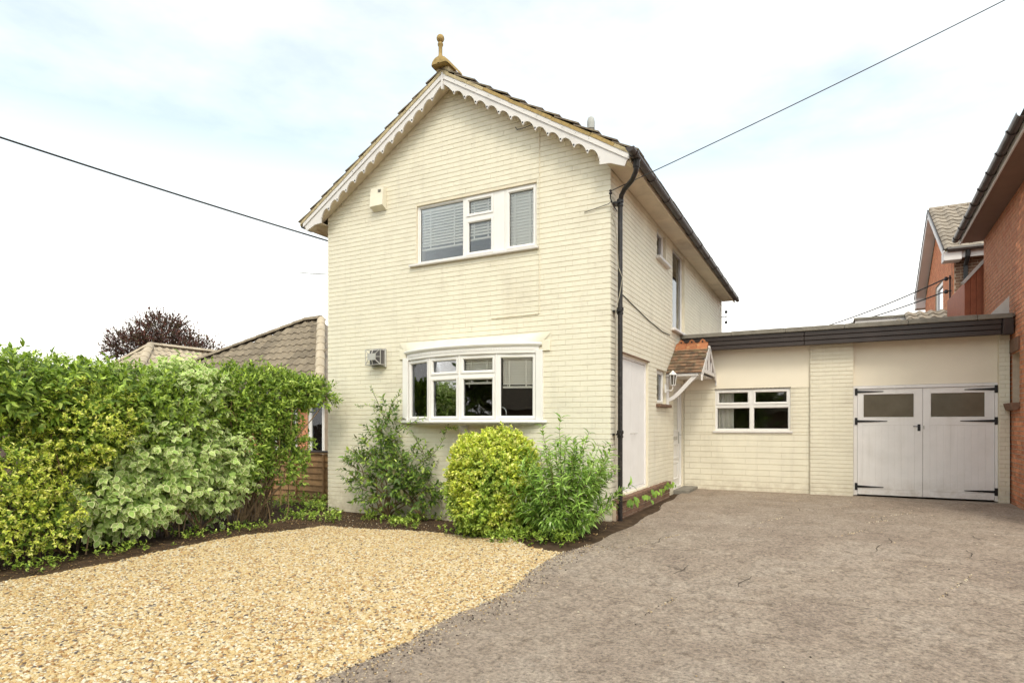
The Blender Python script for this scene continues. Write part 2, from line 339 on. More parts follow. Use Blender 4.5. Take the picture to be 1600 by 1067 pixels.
# window pieces in a wall frame: local x along u, local y = into the wall, z up
def wallxf(o, u, n):
    u = Vector(u).normalized(); n = Vector(n).normalized(); M = Matrix.Identity(4)
    for i in range(3): M[i][0] = u[i]; M[i][1] = -n[i]; M[i][2] = (0, 0, 1)[i]; M[i][3] = o[i]
    return M
def ring(mb, x0, x1, z0, z1, w, yf, yb, slope=0):
    w2 = w
    o = [(x0, z0), (x1, z0), (x1, z1), (x0, z1)]; i = [(x0 + w2, z0 + w2), (x1 - w2, z0 + w2), (x1 - w2, z1 - w2), (x0 + w2, z1 - w2)]
    k = w2 - slope; m_ = [(x0 + k, z0 + k), (x1 - k, z0 + k), (x1 - k, z1 - k), (x0 + k, z1 - k)]
    vs = [(p[0], yf, p[1]) for p in o] + [(p[0], yf, p[1]) for p in m_] + [(p[0], yf + max(slope, .0001), p[1]) for p in i] + [(p[0], yb, p[1]) for p in i] + [(p[0], yb, p[1]) for p in o]
    fs = []
    for q in range(4):
        r = (q + 1) % 4
        for a, b in ((0, 4), (4, 8), (8, 12), (12, 16), (16, 0)): fs.append((a + q, a + r, b + r, b + q))
    mb.add(vs, fs)
def window(parent, xf, cells, depth=.05, fw=.03, sw=.042, label=None, name='window', m='pvc', glassd=.05):
    """cells: (x0,x1,z0,z1,opening?)"""
    f = MB(xf)
    for c in cells: ring(f, c[0], c[1], c[2], c[3], fw, 0, depth)
    W = f.build(name, m, parent)
    if label: W['label'] = label
    for c in cells:
        x0, x1, z0, z1 = c[0] + fw + .001, c[1] - fw - .001, c[2] + fw + .001, c[3] - fw - .001
        if c[4]:
            s = MB(xf); ring(s, x0, x1, z0, z1, sw, -.012, depth * .8, .014); s.build('sash', m, W)
            g = sw
        else:
            s = MB(xf); ring(s, x0, x1, z0, z1, .014, .010, depth * .8, .008); s.build('glazing_bead', m, W); g = .014
        p = MB(xf); p.box(x0 + g - .004, x1 - g + .004, depth * .55, depth * .55 + .006, z0 + g - .004, z1 - g + .004); p.build('glass_pane', 'glass', W)
        q = MB(xf); ring(q, x0 + g - .006, x1 - g + .006, z0 + g - .006, z1 - g + .006, .010, depth * .5, depth * .55 - .001); q.build('gasket', 'black', W)
    return W
def blind(xf, x0, x1, ztop, zbot, y, label, pitch=.047, tilt=55, raised=True, group='white venetian blinds', wand=True):
    b = thing('venetian_blind', xf @ Vector(((x0 + x1) / 2, y, zbot)), label, 'blind', group)
    h = MB(xf); h.box(x0, x1, y - .025, y + .025, ztop - .05, ztop); h.build('head_rail', 'blind', b)
    h = MB(xf); h.box(x0, x1, y - .022, y + .022, zbot, zbot + .03); h.build('bottom_rail', 'blind', b)
    z = ztop - .075; me = None
    zs = []
    while z > zbot + .05:
        zs.append(z); z -= pitch
    for z in zs:
        s = MB(); c, sn = math.cos(R(tilt)) * .024, math.sin(R(tilt)) * .024
        if me is None:
            s = MB(xf.to_3x3().to_4x4()); w = (x1 - x0) / 2
            s.add([(-w, -c, -sn), (w, -c, -sn), (w, 0, .003), (-w, 0, .003), (w, c, sn), (-w, c, sn), (-w, -c, -sn - .003), (w, -c, -sn - .003), (w, 0, 0), (-w, 0, 0), (w, c, sn - .003), (-w, c, sn - .003)],
                  [(0, 1, 2, 3), (3, 2, 4, 5), (7, 6, 9, 8), (8, 9, 11, 10), (0, 6, 7, 1), (4, 10, 11, 5)])
            me = D.meshes.new('slat'); me.from_pydata(s.v, [], s.f); me.materials.append(MA['blind'])
        link('slat', me, None, b, loc=xf @ Vector(((x0 + x1) / 2, y, z)))
    for fx in ((.22, .78) if x1 - x0 > .4 else (.3, .7)):
        t = MB(xf); xx = x0 + (x1 - x0) * fx; t.box(xx - .011, xx + .011, y - .029, y - .027, zbot, ztop - .05); t.build('ladder_tape', 'blind', b)
    if wand:
        t = MB(xf); t.tube([(x0 + .05, y - .032, ztop - .05), (x0 + .07, y - .032, ztop - .45)], .004, 5); t.build('tilt_wand', 'blind', b)
    return b

# ================================================================== GROUND
def sheet(name, xs, ys, zf, m, inside=None, **kw):
    mb = MB(); nx, ny = len(xs), len(ys)
    mb.v = [(x, y, zf(x, y)) for y in ys for x in xs]
    mb.f = [(j * nx + i, j * nx + i + 1, (j + 1) * nx + i + 1, (j + 1) * nx + i) for j in range(ny - 1) for i in range(nx - 1)
            if inside is None or inside((xs[i] + xs[i + 1]) / 2, (ys[j] + ys[j + 1]) / 2)]
    return mb.build(name, m, None, smooth=True, **kw)
def lin(a, b, st): n = max(1, int(round((b - a) / st))); return [a + (b - a) * i / n for i in range(n + 1)]
gx = [-1500, -300, -80, -40, -20] + lin(-13, 12, .25) + [20, 40, 80, 300, 1500]
gy = [-1500, -300, -80, -30, -12] + lin(-6, 20, .25) + [30, 60, 120, 400, 1500]
def soilz(x, y):
    if not (-13 <= x <= 12 and -6 <= y <= 20): return -.06
    z = ground(x, y) - .035
    if -9.5 < x < -2.4 and 5.9 < y < 8.1: z += .02 * noise.noise(Vector((x * 3, y * 3, 0))) + .02 * smooth01((y - 6.6) / .6)
    if -2.7 < x < -2.3 and 8 < y < 13: z += .015
    return z
sheet('ground', gx, gy, soilz, 'soil', kind='structure')
# tarmac drive: its left edge wanders along x = -2.6
def edge_x(y):
    return -2.60 + .035 * math.sin(y * 1.7) + .03 * math.sin(y * 4.1 + 1) + .018 * noise.noise(Vector((0, y * 6, 3))) + .28 * smooth01((y - 6.0) / .9) * (1 - smooth01((y - 9) / 3.6) * .75)
ty = lin(-4.0, 12.95, .06); TX = lin(0, 1, .05)
mb = MB(); cols = [0, .02, .05, .12, .25] + lin(.5, 8.5, .5)
for y in ty:
    ex = edge_x(y)
    for k, c in enumerate(cols):
        x = ex + c; z = ground(x, y) - (.02 if k == 0 else 0) + .004 * noise.noise(Vector((x * 1.3, y * 1.3, 9)))
        mb.v.append((x, y, z))
nc = len(cols); mb.f = [(j * nc + i, j * nc + i + 1, (j + 1) * nc + i + 1, (j + 1) * nc + i) for j in range(len(ty) - 1) for i in range(nc - 1)]
mb.build('tarmac_drive', 'tarmac', None, smooth=True, kind='structure')
st = MB(); st.box(-60, 60, -11.5, -5.2, -.2, -.05); st.build('street', 'road', None, kind='structure')

# ------------------------------------------------------------------ gravel
def gravel_in(x, y):
    lx = -7.02 + .07 * math.sin(y * 2.2) + .25 * smooth01((y - 5.6) / 1.1) + .10 * smooth01((2.5 - y) / 2)
    by = 6.72 + .32 * math.exp(-((x + 4.6) / 1.0) ** 2) - .48 * smooth01((x + 3.8) / .9) + .05 * math.sin(x * 3.1)
    return lx < x < edge_x(y) + .015 and y < by
gv = MB(); xs = lin(-7.4, -2.2, .05); ys = lin(.4, 7.2, .05)
nx = len(xs); gv.v = [(x, y, ground(x, y) - .012 + .012 * noise.noise(Vector((x * 1.5, y * 1.5, 4)))) for y in ys for x in xs]
gv.f = [(j * nx + i, j * nx + i + 1, (j + 1) * nx + i + 1, (j + 1) * nx + i) for j in range(len(ys) - 1) for i in range(nx - 1) if gravel_in((xs[i] + xs[i + 1]) / 2, (ys[j] + ys[j + 1]) / 2)]
gm = D.materials.new('gravel_stone'); gm.use_nodes = True
t = gm.node_tree; n = t.nodes; l = t.links; b = n['Principled BSDF']; b.inputs['Roughness'].default_value = .6; b.inputs['Specular IOR Level'].default_value = .35
oi = n.new('ShaderNodeObjectInfo'); rp = n.new('ShaderNodeValToRGB'); e = rp.color_ramp.elements
stops = [(0, (.70, .52, .27)), (.16, (.78, .62, .38)), (.34, (.62, .41, .18)), (.5, (.82, .72, .54)), (.64, (.46, .26, .11)), (.74, (.72, .55, .30)), (.84, (.30, .23, .17)), (.90, (.86, .80, .68)), (.97, (.13, .10, .09))]
stops = [(p, (c[0] * .82, c[1] * .80, c[2] * .75)) for p, c in stops]
rp.color_ramp.interpolation = 'CONSTANT'
while len(e) < len(stops): e.new(.5)
for i, (p, c) in enumerate(stops): e[i].position = p; e[i].color = (*c, 1)
nzn = n.new('ShaderNodeTexNoise'); nzn.inputs['Scale'].default_value = 90; g = n.new('ShaderNodeNewGeometry'); l.new(g.outputs['Position'], nzn.inputs['Vector'])
q = n.new('ShaderNodeMapRange'); q.inputs[3].default_value = .72; q.inputs[4].default_value = 1.2; l.new(nzn.outputs[0], q.inputs[0])
h = n.new('ShaderNodeHueSaturation'); l.new(oi.outputs['Random'], rp.inputs[0]); l.new(rp.outputs[0], h.inputs['Color']); l.new(q.outputs[0], h.inputs['Value']); l.new(h.outputs[0], b.inputs['Base Color'])
MA['gravel'] = gm
def pebble_tree(name, density, rmin, rmax, seed=0):
    ng = D.node_groups.new(name, 'GeometryNodeTree'); ng.interface.new_socket('Geometry', in_out='INPUT', socket_type='NodeSocketGeometry'); ng.interface.new_socket('Geometry', in_out='OUTPUT', socket_type='NodeSocketGeometry')
    N = ng.nodes; L = ng.links; gi = N.new('NodeGroupInput'); go = N.new('NodeGroupOutput')
    dp = N.new('GeometryNodeDistributePointsOnFaces'); dp.inputs['Density'].default_value = density; dp.inputs['Seed'].default_value = seed
    gj = N.new('GeometryNodeGeometryToInstance')
    for k in range(5):
        ic = N.new('GeometryNodeMeshIcoSphere'); ic.inputs['Radius'].default_value = 1; ic.inputs['Subdivisions'].default_value = 2
        sp = N.new('GeometryNodeSetPosition'); tn = N.new('ShaderNodeTexNoise'); tn.noise_dimensions = '4D'; tn.inputs['W'].default_value = k * 7.3; tn.inputs['Scale'].default_value = .75; tn.inputs['Detail'].default_value = 1
        sb = N.new('ShaderNodeVectorMath'); sb.operation = 'SUBTRACT'; sb.inputs[1].default_value = (.5, .5, .5)
        ms = N.new('ShaderNodeVectorMath'); ms.operation = 'SCALE'; ms.inputs['Scale'].default_value = 2.0
        L.new(tn.outputs['Color'], sb.inputs[0]); L.new(sb.outputs[0], ms.inputs[0]); L.new(ic.outputs[0], sp.inputs[0]); L.new(ms.outputs[0], sp.inputs['Offset'])
        tf = N.new('GeometryNodeTransform'); tf.inputs['Scale'].default_value = (1.25, .85 + .05 * k, .62)
        ss = N.new('GeometryNodeSetShadeSmooth'); L.new(sp.outputs[0], tf.inputs[0]); L.new(tf.outputs[0], ss.inputs[0])
        sm = N.new('GeometryNodeSetMaterial'); sm.inputs['Material'].default_value = gm; L.new(ss.outputs[0], sm.inputs[0]); L.new(sm.outputs[0], gj.inputs[0])
    ip = N.new('GeometryNodeInstanceOnPoints'); ip.inputs['Pick Instance'].default_value = True
    L.new(gi.outputs[0], dp.inputs[0]); L.new(dp.outputs[0], ip.inputs[0]); L.new(gj.outputs[0], ip.inputs['Instance'])
    rr = N.new('FunctionNodeRandomValue'); rr.data_type = 'FLOAT_VECTOR'; rr.inputs[0].default_value = (-.5, -.5, 0); rr.inputs[1].default_value = (.5, .5, 6.28); rr.inputs['Seed'].default_value = seed + 1
    L.new(rr.outputs[0], ip.inputs['Rotation'])
    rs = N.new('FunctionNodeRandomValue'); rs.data_type = 'FLOAT'; rs.inputs[2].default_value = rmin; rs.inputs[3].default_value = rmax; rs.inputs['Seed'].default_value = seed + 2
    L.new(rs.outputs[1], ip.inputs['Scale'])
    rh = N.new('FunctionNodeRandomValue'); rh.data_type = 'FLOAT_VECTOR'; rh.inputs[0].default_value = (0, 0, -.006); rh.inputs[1].default_value = (0, 0, .010); rh.inputs['Seed'].default_value = seed + 3
    ti = N.new('GeometryNodeTranslateInstances'); L.new(ip.outputs[0], ti.inputs[0]); L.new(rh.outputs[0], ti.inputs['Translation'])
    L_ = N.new('GeometryNodeJoinGeometry'); L.new(gi.outputs[0], L_.inputs[0]); L.new(ti.outputs[0], L_.inputs[0]); L.new(L_.outputs[0], go.inputs[0])
    return ng
MA['gravelbase'] = mat('gravel_bed', (.30, .21, .11), .95, var=.4, scale=40, bump=1, bscale=70)
go_ = gv.build('gravel', 'gravelbase', None, kind='stuff')
md = go_.modifiers.new('pebbles', 'NODES'); md.node_group = pebble_tree('pebbles', 4300, .0078, .0165)
# stray pebbles on the tarmac, on the soil and along old cracks
def scatter_pebbles(name, pts, rmin=.004, rmax=.009):
    mb = MB(); vs0, fs0 = [], []
    bm = bmesh.new(); bmesh.ops.create_icosphere(bm, subdivisions=1, radius=1); bm.verts.ensure_lookup_table()
    v0 = np.array([v.co[:] for v in bm.verts]); f0 = np.array([[v.index for v in f.verts] for f in bm.faces]); bm.free()
    pts = np.array(pts); n_ = len(pts); sc_ = RNG.uniform(rmin, rmax, (n_, 1, 1)) * RNG.uniform(.6, 1.3, (n_, 1, 3)) * np.array([1, 1, .7])
    V = (v0[None] * sc_ + pts[:, None]).reshape(-1, 3); F = (f0[None] + (np.arange(n_) * len(v0))[:, None, None]).reshape(-1, 3)
    cols_ = np.array([(.62, .50, .33), (.50, .36, .20), (.70, .63, .50), (.10, .08, .07), (.25, .2, .16)]); c = cols_[RNG.integers(0, 5, n_)]
    return npmesh(name, V, F, np.repeat(c, len(v0), 0), 'leafmatt', kind='stuff', smooth=True)
def npmesh(name, V, F, C, m, parent=None, smooth=False, **kw):
    me = D.meshes.new(name); nv, nf, k = len(V), len(F), F.shape[1]
    me.vertices.add(nv); me.vertices.foreach_set('co', V.astype(np.float32).ravel())
    me.loops.add(nf * k); me.loops.foreach_set('vertex_index', F.astype(np.int32).ravel())
    me.polygons.add(nf); me.polygons.foreach_set('loop_start', np.arange(0, nf * k, k, dtype=np.int32))
    me.update(calc_edges=True)
    if C is not None:
        a = me.color_attributes.new('Col', 'FLOAT_COLOR', 'POINT'); a.data.foreach_set('color', np.hstack([C, np.ones((nv, 1))]).astype(np.float32).ravel())
    if smooth: me.shade_smooth()
    return link(name, me, m, parent, **kw)
pts = []
for _ in range(1500):
    y = random.uniform(.8, 6.6); d = abs(random.gauss(0, .16)); x = edge_x(y) + d; pts.append((x, y, ground(x, y) + .004))
for _ in range(260):
    x, y = random.uniform(-2.4, 5), random.uniform(1.5, 12.6); pts.append((x, y, ground(x, y) + .003))
for _ in range(10):                      # lines of grit lying in the old cracks
    x, y = random.uniform(-2, 4), random.uniform(2.6, 11); a = R(random.uniform(50, 75)); L_ = random.uniform(.5, 1.1)
    for _ in range(34):
        s_ = random.random() * L_; xx = x + math.cos(a) * s_ + random.gauss(0, .012); yy = y + math.sin(a) * s_ + random.gauss(0, .012); pts.append((xx, yy, ground(xx, yy) + .003))
for _ in range(500):
    x, y = random.uniform(-7.6, -2.8), random.uniform(6.7, 7.7); pts.append((x, y, soilz(x, y) + .006))
scatter_pebbles('loose_pebbles', pts)['label'] = 'loose pale pebbles strayed onto the drive and soil'
# cracks: thin dark wandering ribbons 3 mm above the tarmac
cb = MB()
for _ in range(34):
    x, y = random.uniform(-2, 4.5), random.uniform(2.4, 12); a = R(random.choice([60, 70, 5, -8, 65])); p = []
    for k in range(14):
        p.append((x, y, ground(x, y) + .0065)); a += random.gauss(0, .25); x += math.cos(a) * .035; y += math.sin(a) * .035
    for k in range(13):
        a_, b_ = Vector(p[k]), Vector(p[k + 1]); s_ = (b_ - a_).cross(Vector((0, 0, 1))).normalized() * (.0034 * math.sin(math.pi * (k + .5) / 13) + .0008)
        cb.add([a_ - s_, b_ - s_, b_ + s_, a_ + s_], [(0, 1, 2, 3)])
cb.build('tarmac_crack', mat('crack_dark_brown', (.05, .04, .03), .95), None, kind='structure')

# ================================================================== CREAM HOUSE
XL, XR, YF, YB, XC = -7.89, -2.636, 8.02, 18.15, -5.263
SL = .626                                             # roof slope
house = thing('house', (XC, 12, 0), 'two-storey cream painted brick house with scalloped white bargeboards and a bow window', 'house')
jf, js = YF + .01, XR - .01                           # joint planes
W = MB()
wallgrid(W, (0, jf, 0), (1, 0, 0), (0, -1, 0), .25, [XL + .01, js], [-.2, 5.05], [(-5.94, -3.77, 4.13, 5.05), (-6.10, -3.76, 1.57, 2.56)])
def gz(x): return 6.88 - SL * abs(x - XC)
def gpoly(pts): W.prism([(p[0], p[1]) for p in pts], (0, jf, 0), (1, 0, 0), (0, 0, 1), (0, 1, 0), .25)
gpoly([(XL + .01, 5.05), (-5.94, 5.05), (-5.94, gz(-5.94)), (XL + .01, gz(XL))])
gpoly([(-5.94, 5.082), (-3.77, 5.082), (-3.77, gz(-3.77)), (XC, gz(XC)), (-5.94, gz(-5.94))])
gpoly([(-3.77, 5.05), (js, 5.05), (js, gz(js)), (-3.77, gz(-3.77))])
W.build('wall', 'joint', house)
W = MB()
SO = [(8.46, 10.04, .48, 2.55), (10.63, 11.31, 1.88, 2.50), (10.63, 11.31, 4.49, 5.0), (11.85, 12.99, 3.39, 5.0), (11.93, 12.89, .2, 2.36)]
wallgrid(W, (js, 0, 0), (0, 1, 0), (1, 0, 0), .25, [jf + .002, YB], [-.2, 5.2], SO)
W.build('wall', 'joint', house)
W = MB(); W.box(XL, XL + .25, jf + .26, YB, -.2, 5.2); W.build('wall', 'cream', house)
W = MB(); W.box(XL + .26, js - .26, YB - .25, YB - .01, -.2, 5.2); W.prism([(XL + .26, 5.2), (js - .26, 5.2), (XC, 6.85)], (0, YB - .25, 0), (1, 0, 0), (0, 0, 1), (0, 1, 0), .24); W.build('wall', 'cream', house)
W = MB(); W.box(XL + .26, js - .26, jf + .26, YB - .26, 2.78, 3.0); W.box(XL + .26, js - .26, jf + .26, YB - .26, 5.10, 5.16); W.box(XL + .26, js - .26, jf + .26, YB - .26, .2, .25)
W.box(XL + .26, js - .26, 10.4, 10.5, .26, 2.77); W.box(XL + .26, js - .26, 10.4, 10.5, 3.01, 5.09); W.build('interior_wall', 'inner', house)
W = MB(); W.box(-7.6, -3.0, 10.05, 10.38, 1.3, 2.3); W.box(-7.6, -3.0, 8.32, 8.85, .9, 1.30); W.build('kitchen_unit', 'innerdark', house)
# brick faces
pool = []
def fiv(za, zb):
    hw = min((6.86 - zb) / SL, 9); a, b = max(XL, XC - hw), min(XR, XC + hw)
    if b - a < .1: return []
    iv = [(a, b)]
    for s0, s1, c0, c1 in ((-5.945, -3.765, 4.10, 5.085), (-6.11, -3.75, 1.55, 2.58)):
        if za < c1 - .02 and zb > c0 + .02:
            iv = [q for (p0, p1) in iv for q in ((p0, min(p1, s0)), (max(p0, s1), p1)) if q[1] - q[0] > .02]
    return iv
bricks(pool, (0, jf, 0), (1, 0, 0), (0, -1, 0), -.05, 6.84, fiv, hgap=.0012, gap=.0060, proud=.007, jit=.0012, off=XR)
def siv(za, zb):
    iv = [(YF + .004, YB)]
    for s0, s1, c0, c1 in SO:
        if za < c1 - .02 and zb > c0 + .02:
            iv = [q for (p0, p1) in iv for q in ((p0, min(p1, s0)), (max(p0, s1), p1)) if q[1] - q[0] > .02]
    return iv
bricks(pool, (js, 0, 0), (0, 1, 0), (1, 0, 0), -.05, 5.06, siv, hgap=.0012, gap=.0060, proud=.007, jit=.0012, off=YF)
place_bricks(pool, house, 300)
# red-brown plinth along the side wall
pl = MB(); pl.box(js + .012, js + .062, 8.10, 11.32, -.1, .452); pl.build('plinth', 'mortarj', house, label='red-brown brick plinth at the foot of the side wall')
pp = []
bricks(pp, (js + .062, 0, 0), (0, 1, 0), (1, 0, 0), -.05, .40, lambda a, b: [(8.10, 11.32)], m='brownbrick', gap=.012, hgap=.012, proud=.012, jit=.004)
pb = MB()
for (o, u, nn, a, b, c, d, pr, m, nm) in pp: pb.add(*brick_geo(o, u, nn, a, b, c, d, pr))
pb.build('brick', 'brownbrick', house, kind='stuff', label='red-brown bricks of the plinth')
y = 8.10; me_ = None
while y < 11.25:
    q = MB(); q.cbox(-.06, .05, 0, .102, 0, .055, .006)
    if me_ is None:
        me_ = D.meshes.new('coping_brick'); me_.from_pydata(q.v, [], q.f); me_.materials.append(MA['brownbrick'])
    link('coping_brick', me_, None, house, loc=(js + .04 + random.uniform(0, .008), y, .402 + random.uniform(-.004, .004))); y += .112

# ---- roof
def slope_tiles(parent, o, u, v, n, nu, nv, tw, gauge, m, wavy=False, th=.016, lift=.035, mask=None, limit=0, name='tile', jit=.006):
    o, u, v, n = Vector(o), Vector(u).normalized(), Vector(v).normalized(), Vector(n).normalized(); L = gauge * 1.22
    if wavy:
        prof = [(0, 0), (.10, .020), (.22, .044), (.40, .047), (.54, .022), (.75, 0), (1.0, .0)]
    else: prof = [(0, 0), (1, 0)]
    vs, fs = [], []; k = len(prof); w = tw - (.003 if not wavy else -.004)
    for (t, h) in ((0, lift), (L, .004)):
        for s, z in prof: vs.append(u * (s * w) + v * t + n * (z + h + th))
    for s, z in prof: vs.append(u * (s * w) + n * (z + lift))
    for t, h in ((L, .004),):
        for s, z in prof: vs.append(u * (s * w) + v * t + n * (z + h))
    for i in range(k - 1):
        fs += [(i, i + 1, k + i + 1, k + i), (2 * k + i, 2 * k + i + 1, i + 1, i)]
    fs += [(2 * k, 0, k, 3 * k), (3 * k - 1, 4 * k - 1, 2 * k - 1, k - 1)]
    me = D.meshes.new(name); me.from_pydata([tuple(p) for p in vs], [], fs); me.materials.append(MA[m])
    T = []
    for j in range(nv):
        for i in range(nu):
            if mask and not mask((i + .5) * tw, (j + .5) * gauge): continue
            p = o + u * (i * tw) + v * (j * gauge) + n * random.uniform(0, jit) + v * random.uniform(-jit, jit)
            rel = p - CAMP; dep = rel.dot(Vector((-math.sin(R(27.5)), math.cos(R(27.5)), 0)))
            T.append((-(score(p, n, tw * gauge) + 1e-9 * 0) if dep > 0 else 0, p))
    T.sort(key=lambda q: q[0]); rest = MB()
    for i, (_, p) in enumerate(T):
        if i < limit: link(name, me, None, parent, loc=p)
        else: rest.add([p + q for q in vs], fs)
    if rest.v: rest.build(name, m, parent, kind='stuff')
cz = 6.985; EX = 3.05
nrm = math.hypot(1, SL)
RY0 = 7.765
for sg in (1, -1):
    v = Vector((-sg, 0, SL)) / nrm; n_ = Vector((sg * SL, 0, 1)) / nrm; o = Vector((XC + sg * EX, RY0, cz - SL * EX))
    slab = MB(); slab.prism([(0, 0), (YB + .1 - RY0, 0), (YB + .1 - RY0, EX * nrm - .02), (0, EX * nrm - .02)], o + n_ * -.035, (0, 1, 0), v, n_, .03); slab.build('roof_deck', 'mortar', house)
    sub = MB()
    g_ = EX * nrm / 11
    # verge tiles are parts of their own
    slope_tiles(house, o + (Vector((0, 0, 0))), (0, 1, 0), v, n_, 1, 11, .30, g_, 'tile', lift=.045, th=.02, limit=11, name='verge_tile', jit=.012)
    slope_tiles(house, o + Vector((0, .30, 0)), (0, 1, 0), v, n_, 34, 11, .30, g_, 'tile', lift=.04, th=.018, limit=60)
    # undercloak pieces bedded between bargeboard and tiles
    s = .03
    while s < EX * nrm - .1:
        l_ = random.uniform(.30, .52); e_ = min(s + l_, EX * nrm - .02)
        q = MB(); q.beam(o + v * s + n_ * -.012 + Vector((0, .018, 0)), o + v * (e_ - .008) + n_ * (-.012 + random.uniform(-.006, .006)) + Vector((0, .018, 0)), .05, .045, up=n_)
        q.build('undercloak', 'ochre' if (sg > 0 and .3 < s < 2.6) else 'mortar', house); s = e_
    # bargeboard: scalloped lower edge, prouder lip along the top, a black disc at each point painting the dark of its hole
    X0 = .017; pts = [(X0, -SL * X0), (2.972, -SL * 2.972)]
    low = [(2.972, -1.875), (2.895, -2.015), (2.70, -1.935), (2.55, -1.925), (2.545, -1.80)]
    tips = [.199 + .1977 * i for i in range(12)]
    allt = [0.0] + tips
    for i in range(len(allt) - 1, -1, -1):
        x0 = allt[i]; x1 = allt[i + 1] if i + 1 < len(allt) else 2.545
        a0 = 0 if i else .5
        for k in range(11, -1, -1):
            a = k / 11 if i else .5 + .5 * k / 11
            if i == 0: xx = -.199 + 2 * .199 * a
            else: xx = x0 + (x1 - x0) * (.04 + .92 * a)
            if xx < X0: xx = X0
            dep = .250 - .085 * (math.sin(math.pi * a) ** .55 if 0 < a < 1 else 0)
            low.append((xx, -SL * xx - dep))
    poly = [pts[0]] + [(2.972, -SL * 2.972)] + low[1:]
    P3 = [(XC + sg * p[0], 6.955 + p[1]) for p in poly]
    bb = MB(); bb.prism(P3, (0, 7.782, 0), (1, 0, 0), (0, 0, 1), (0, 1, 0), .022); B = bb.build('bargeboard', 'whitewood', house)
    lip = MB(); LP = [(X0, -SL * X0), (2.972, -SL * 2.972), (2.965, -SL * 2.965 - .088), (X0, -SL * X0 - .088)]
    lip.prism([(XC + sg * p[0], 6.957 + p[1]) for p in LP], (0, 7.766, 0), (1, 0, 0), (0, 0, 1), (0, 1, 0), .0155); lip.build('trim_board', 'whitewood', B)
    for x in tips:
        h = MB(); z = 6.955 - SL * x - .218; h.lathe((0, 0, 0), [(.012, 0), (.012, .004)], 10); h.v = [(XC + sg * x + p[0], 7.781 - p[2], z + p[1]) for p in h.v]; h.build('hole_disc', 'black', B)
        h = MB(); z = 6.955 - SL * (x + .03) - .045; h.lathe((0, 0, 0), [(.007, 0), (.006, .004)], 8); h.v = [(XC + sg * (x + .03) + p[0], 7.7655 - p[2], z + p[1]) for p in h.v]; h.build('screw_head', 'grey', B)
    # sloping soffit between bargeboard and wall
    sf = MB(); sf.beam((XC + sg * .03, 7.912, 6.83), (XC + sg * 2.95, 7.912, 6.83 - SL * 2.92), .214, .02, up=(0, 0, 1)); sf.build('soffit', 'soffit', house)
ap = MB(); ap.box(XC - .016, XC + .016, 7.758, 7.80, 6.70, 6.955); ap.build('apex_strip', 'whitewood', house)
# level side soffits, fascias, gutters
for sg in (1, -1):
    xe = XC + sg * 2.95; xw = XC + sg * 2.627
    q = MB(); q.box(min(xw, xe), max(xw, xe), 7.81, YB + .06, 5.055, 5.07); q.build('soffit', 'soffit', house)
    q = MB(); q.box(min(xe, xe + sg * .022), max(xe, xe + sg * .022), 7.81, YB + .06, 4.99, 5.12); q.build('fascia', 'soffit', house)
    q = MB(); q.box(min(xw, xe), max(xw, xe), YB + .03, YB + .06, 5.07, 5.2); q.build('soffit_end', 'whitewood', house)
    gxx = xe + sg * .085; gu = MB(); prof = [(math.cos(a) * .058, math.sin(a) * .058) for a in [math.pi + math.pi * k / 8 for k in range(9)]] + [(math.cos(a) * .053, math.sin(a) * .053) for a in [2 * math.pi - math.pi * k / 8 for k in range(9)]]
    gy0 = 7.56 if sg > 0 else 7.83; gu.prism(prof, (gxx, gy0, 5.075), (1, 0, 0), (0, 0, 1), (0, 1, 0), YB + .12 - gy0); G = gu.build('gutter', 'brown', house)
    e_ = MB(); e_.prism([(math.cos(a) * .057, math.sin(a) * .057) for a in [math.pi + math.pi * k / 8 for k in range(9)]], (gxx, gy0 - .005, 5.075), (1, 0, 0), (0, 0, 1), (0, 1, 0), .008); e_.build('end_cap', 'brown', G)
    y = gy0 + .16
    while y < YB:
        b_ = MB(); pr2 = [(math.cos(a) * .068, math.sin(a) * .068) for a in [math.pi * .97 + math.pi * 1.06 * k / 8 for k in range(9)]] + [(math.cos(a) * .0585, math.sin(a) * .0585) for a in [2 * math.pi - math.pi * k / 8 for k in range(9)]]
        b_.prism(pr2, (gxx, y, 5.075), (1, 0, 0), (0, 0, 1), (0, 1, 0), .05 if int(y * 10) % 2 else .09); b_.build('gutter_bracket', 'brown', G); y += .92
# finial on its hooded ridge tile
fm = MB(); seg = 14; ringsY = [(7.655, .012), (7.656, .085), (7.664, .112), (7.69, .125), (7.76, .13), (8.12, .13)]
vs = []
for yy, r_ in ringsY:
    for k in range(seg + 1):
        a = math.pi * k / seg - 0.0; vs.append((XC + r_ * 1.15 * math.cos(a), yy, 7.045 + r_ * math.sin(a) - (yy - 7.6) * .02))
fs = [(i * (seg + 1) + k, i * (seg + 1) + k + 1, (i + 1) * (seg + 1) + k + 1, (i + 1) * (seg + 1) + k) for i in range(len(ringsY) - 1) for k in range(seg)]
fm.add(vs, fs); fm.add([(XC - .13, 7.66, 7.045), (XC + .13, 7.66, 7.045), (XC + .145, 8.12, 7.035), (XC - .145, 8.12, 7.035)], [(0, 1, 2, 3)])
F = fm.build('finial', 'ochre', house, smooth=True, label='lichen-yellowed terracotta ball finial at the front of the ridge')
q = MB(); q.lathe((XC, 7.72, 0), [(.045, 7.13), (.036, 7.18), (.030, 7.20), (.030, 7.33), (.042, 7.345), (.044, 7.372), (.030, 7.385), (.022, 7.40), (.030, 7.412)], 16); q.build('finial_post', 'ochre', F, smooth=True)
q = MB(); q.lathe((XC, 7.72, 7.455), [(.06 * math.sin(math.pi * k / 12) + .0005, -.06 * math.cos(math.pi * k / 12)) for k in range(13)], 18); q.build('finial_ball', 'ochre', F, smooth=True)
q = MB(); q.box(XC - .11, XC + .11, 7.77, 8.1, 6.93, 7.035); q.build('ridge_mortar', 'mortar', house)
y = 8.13
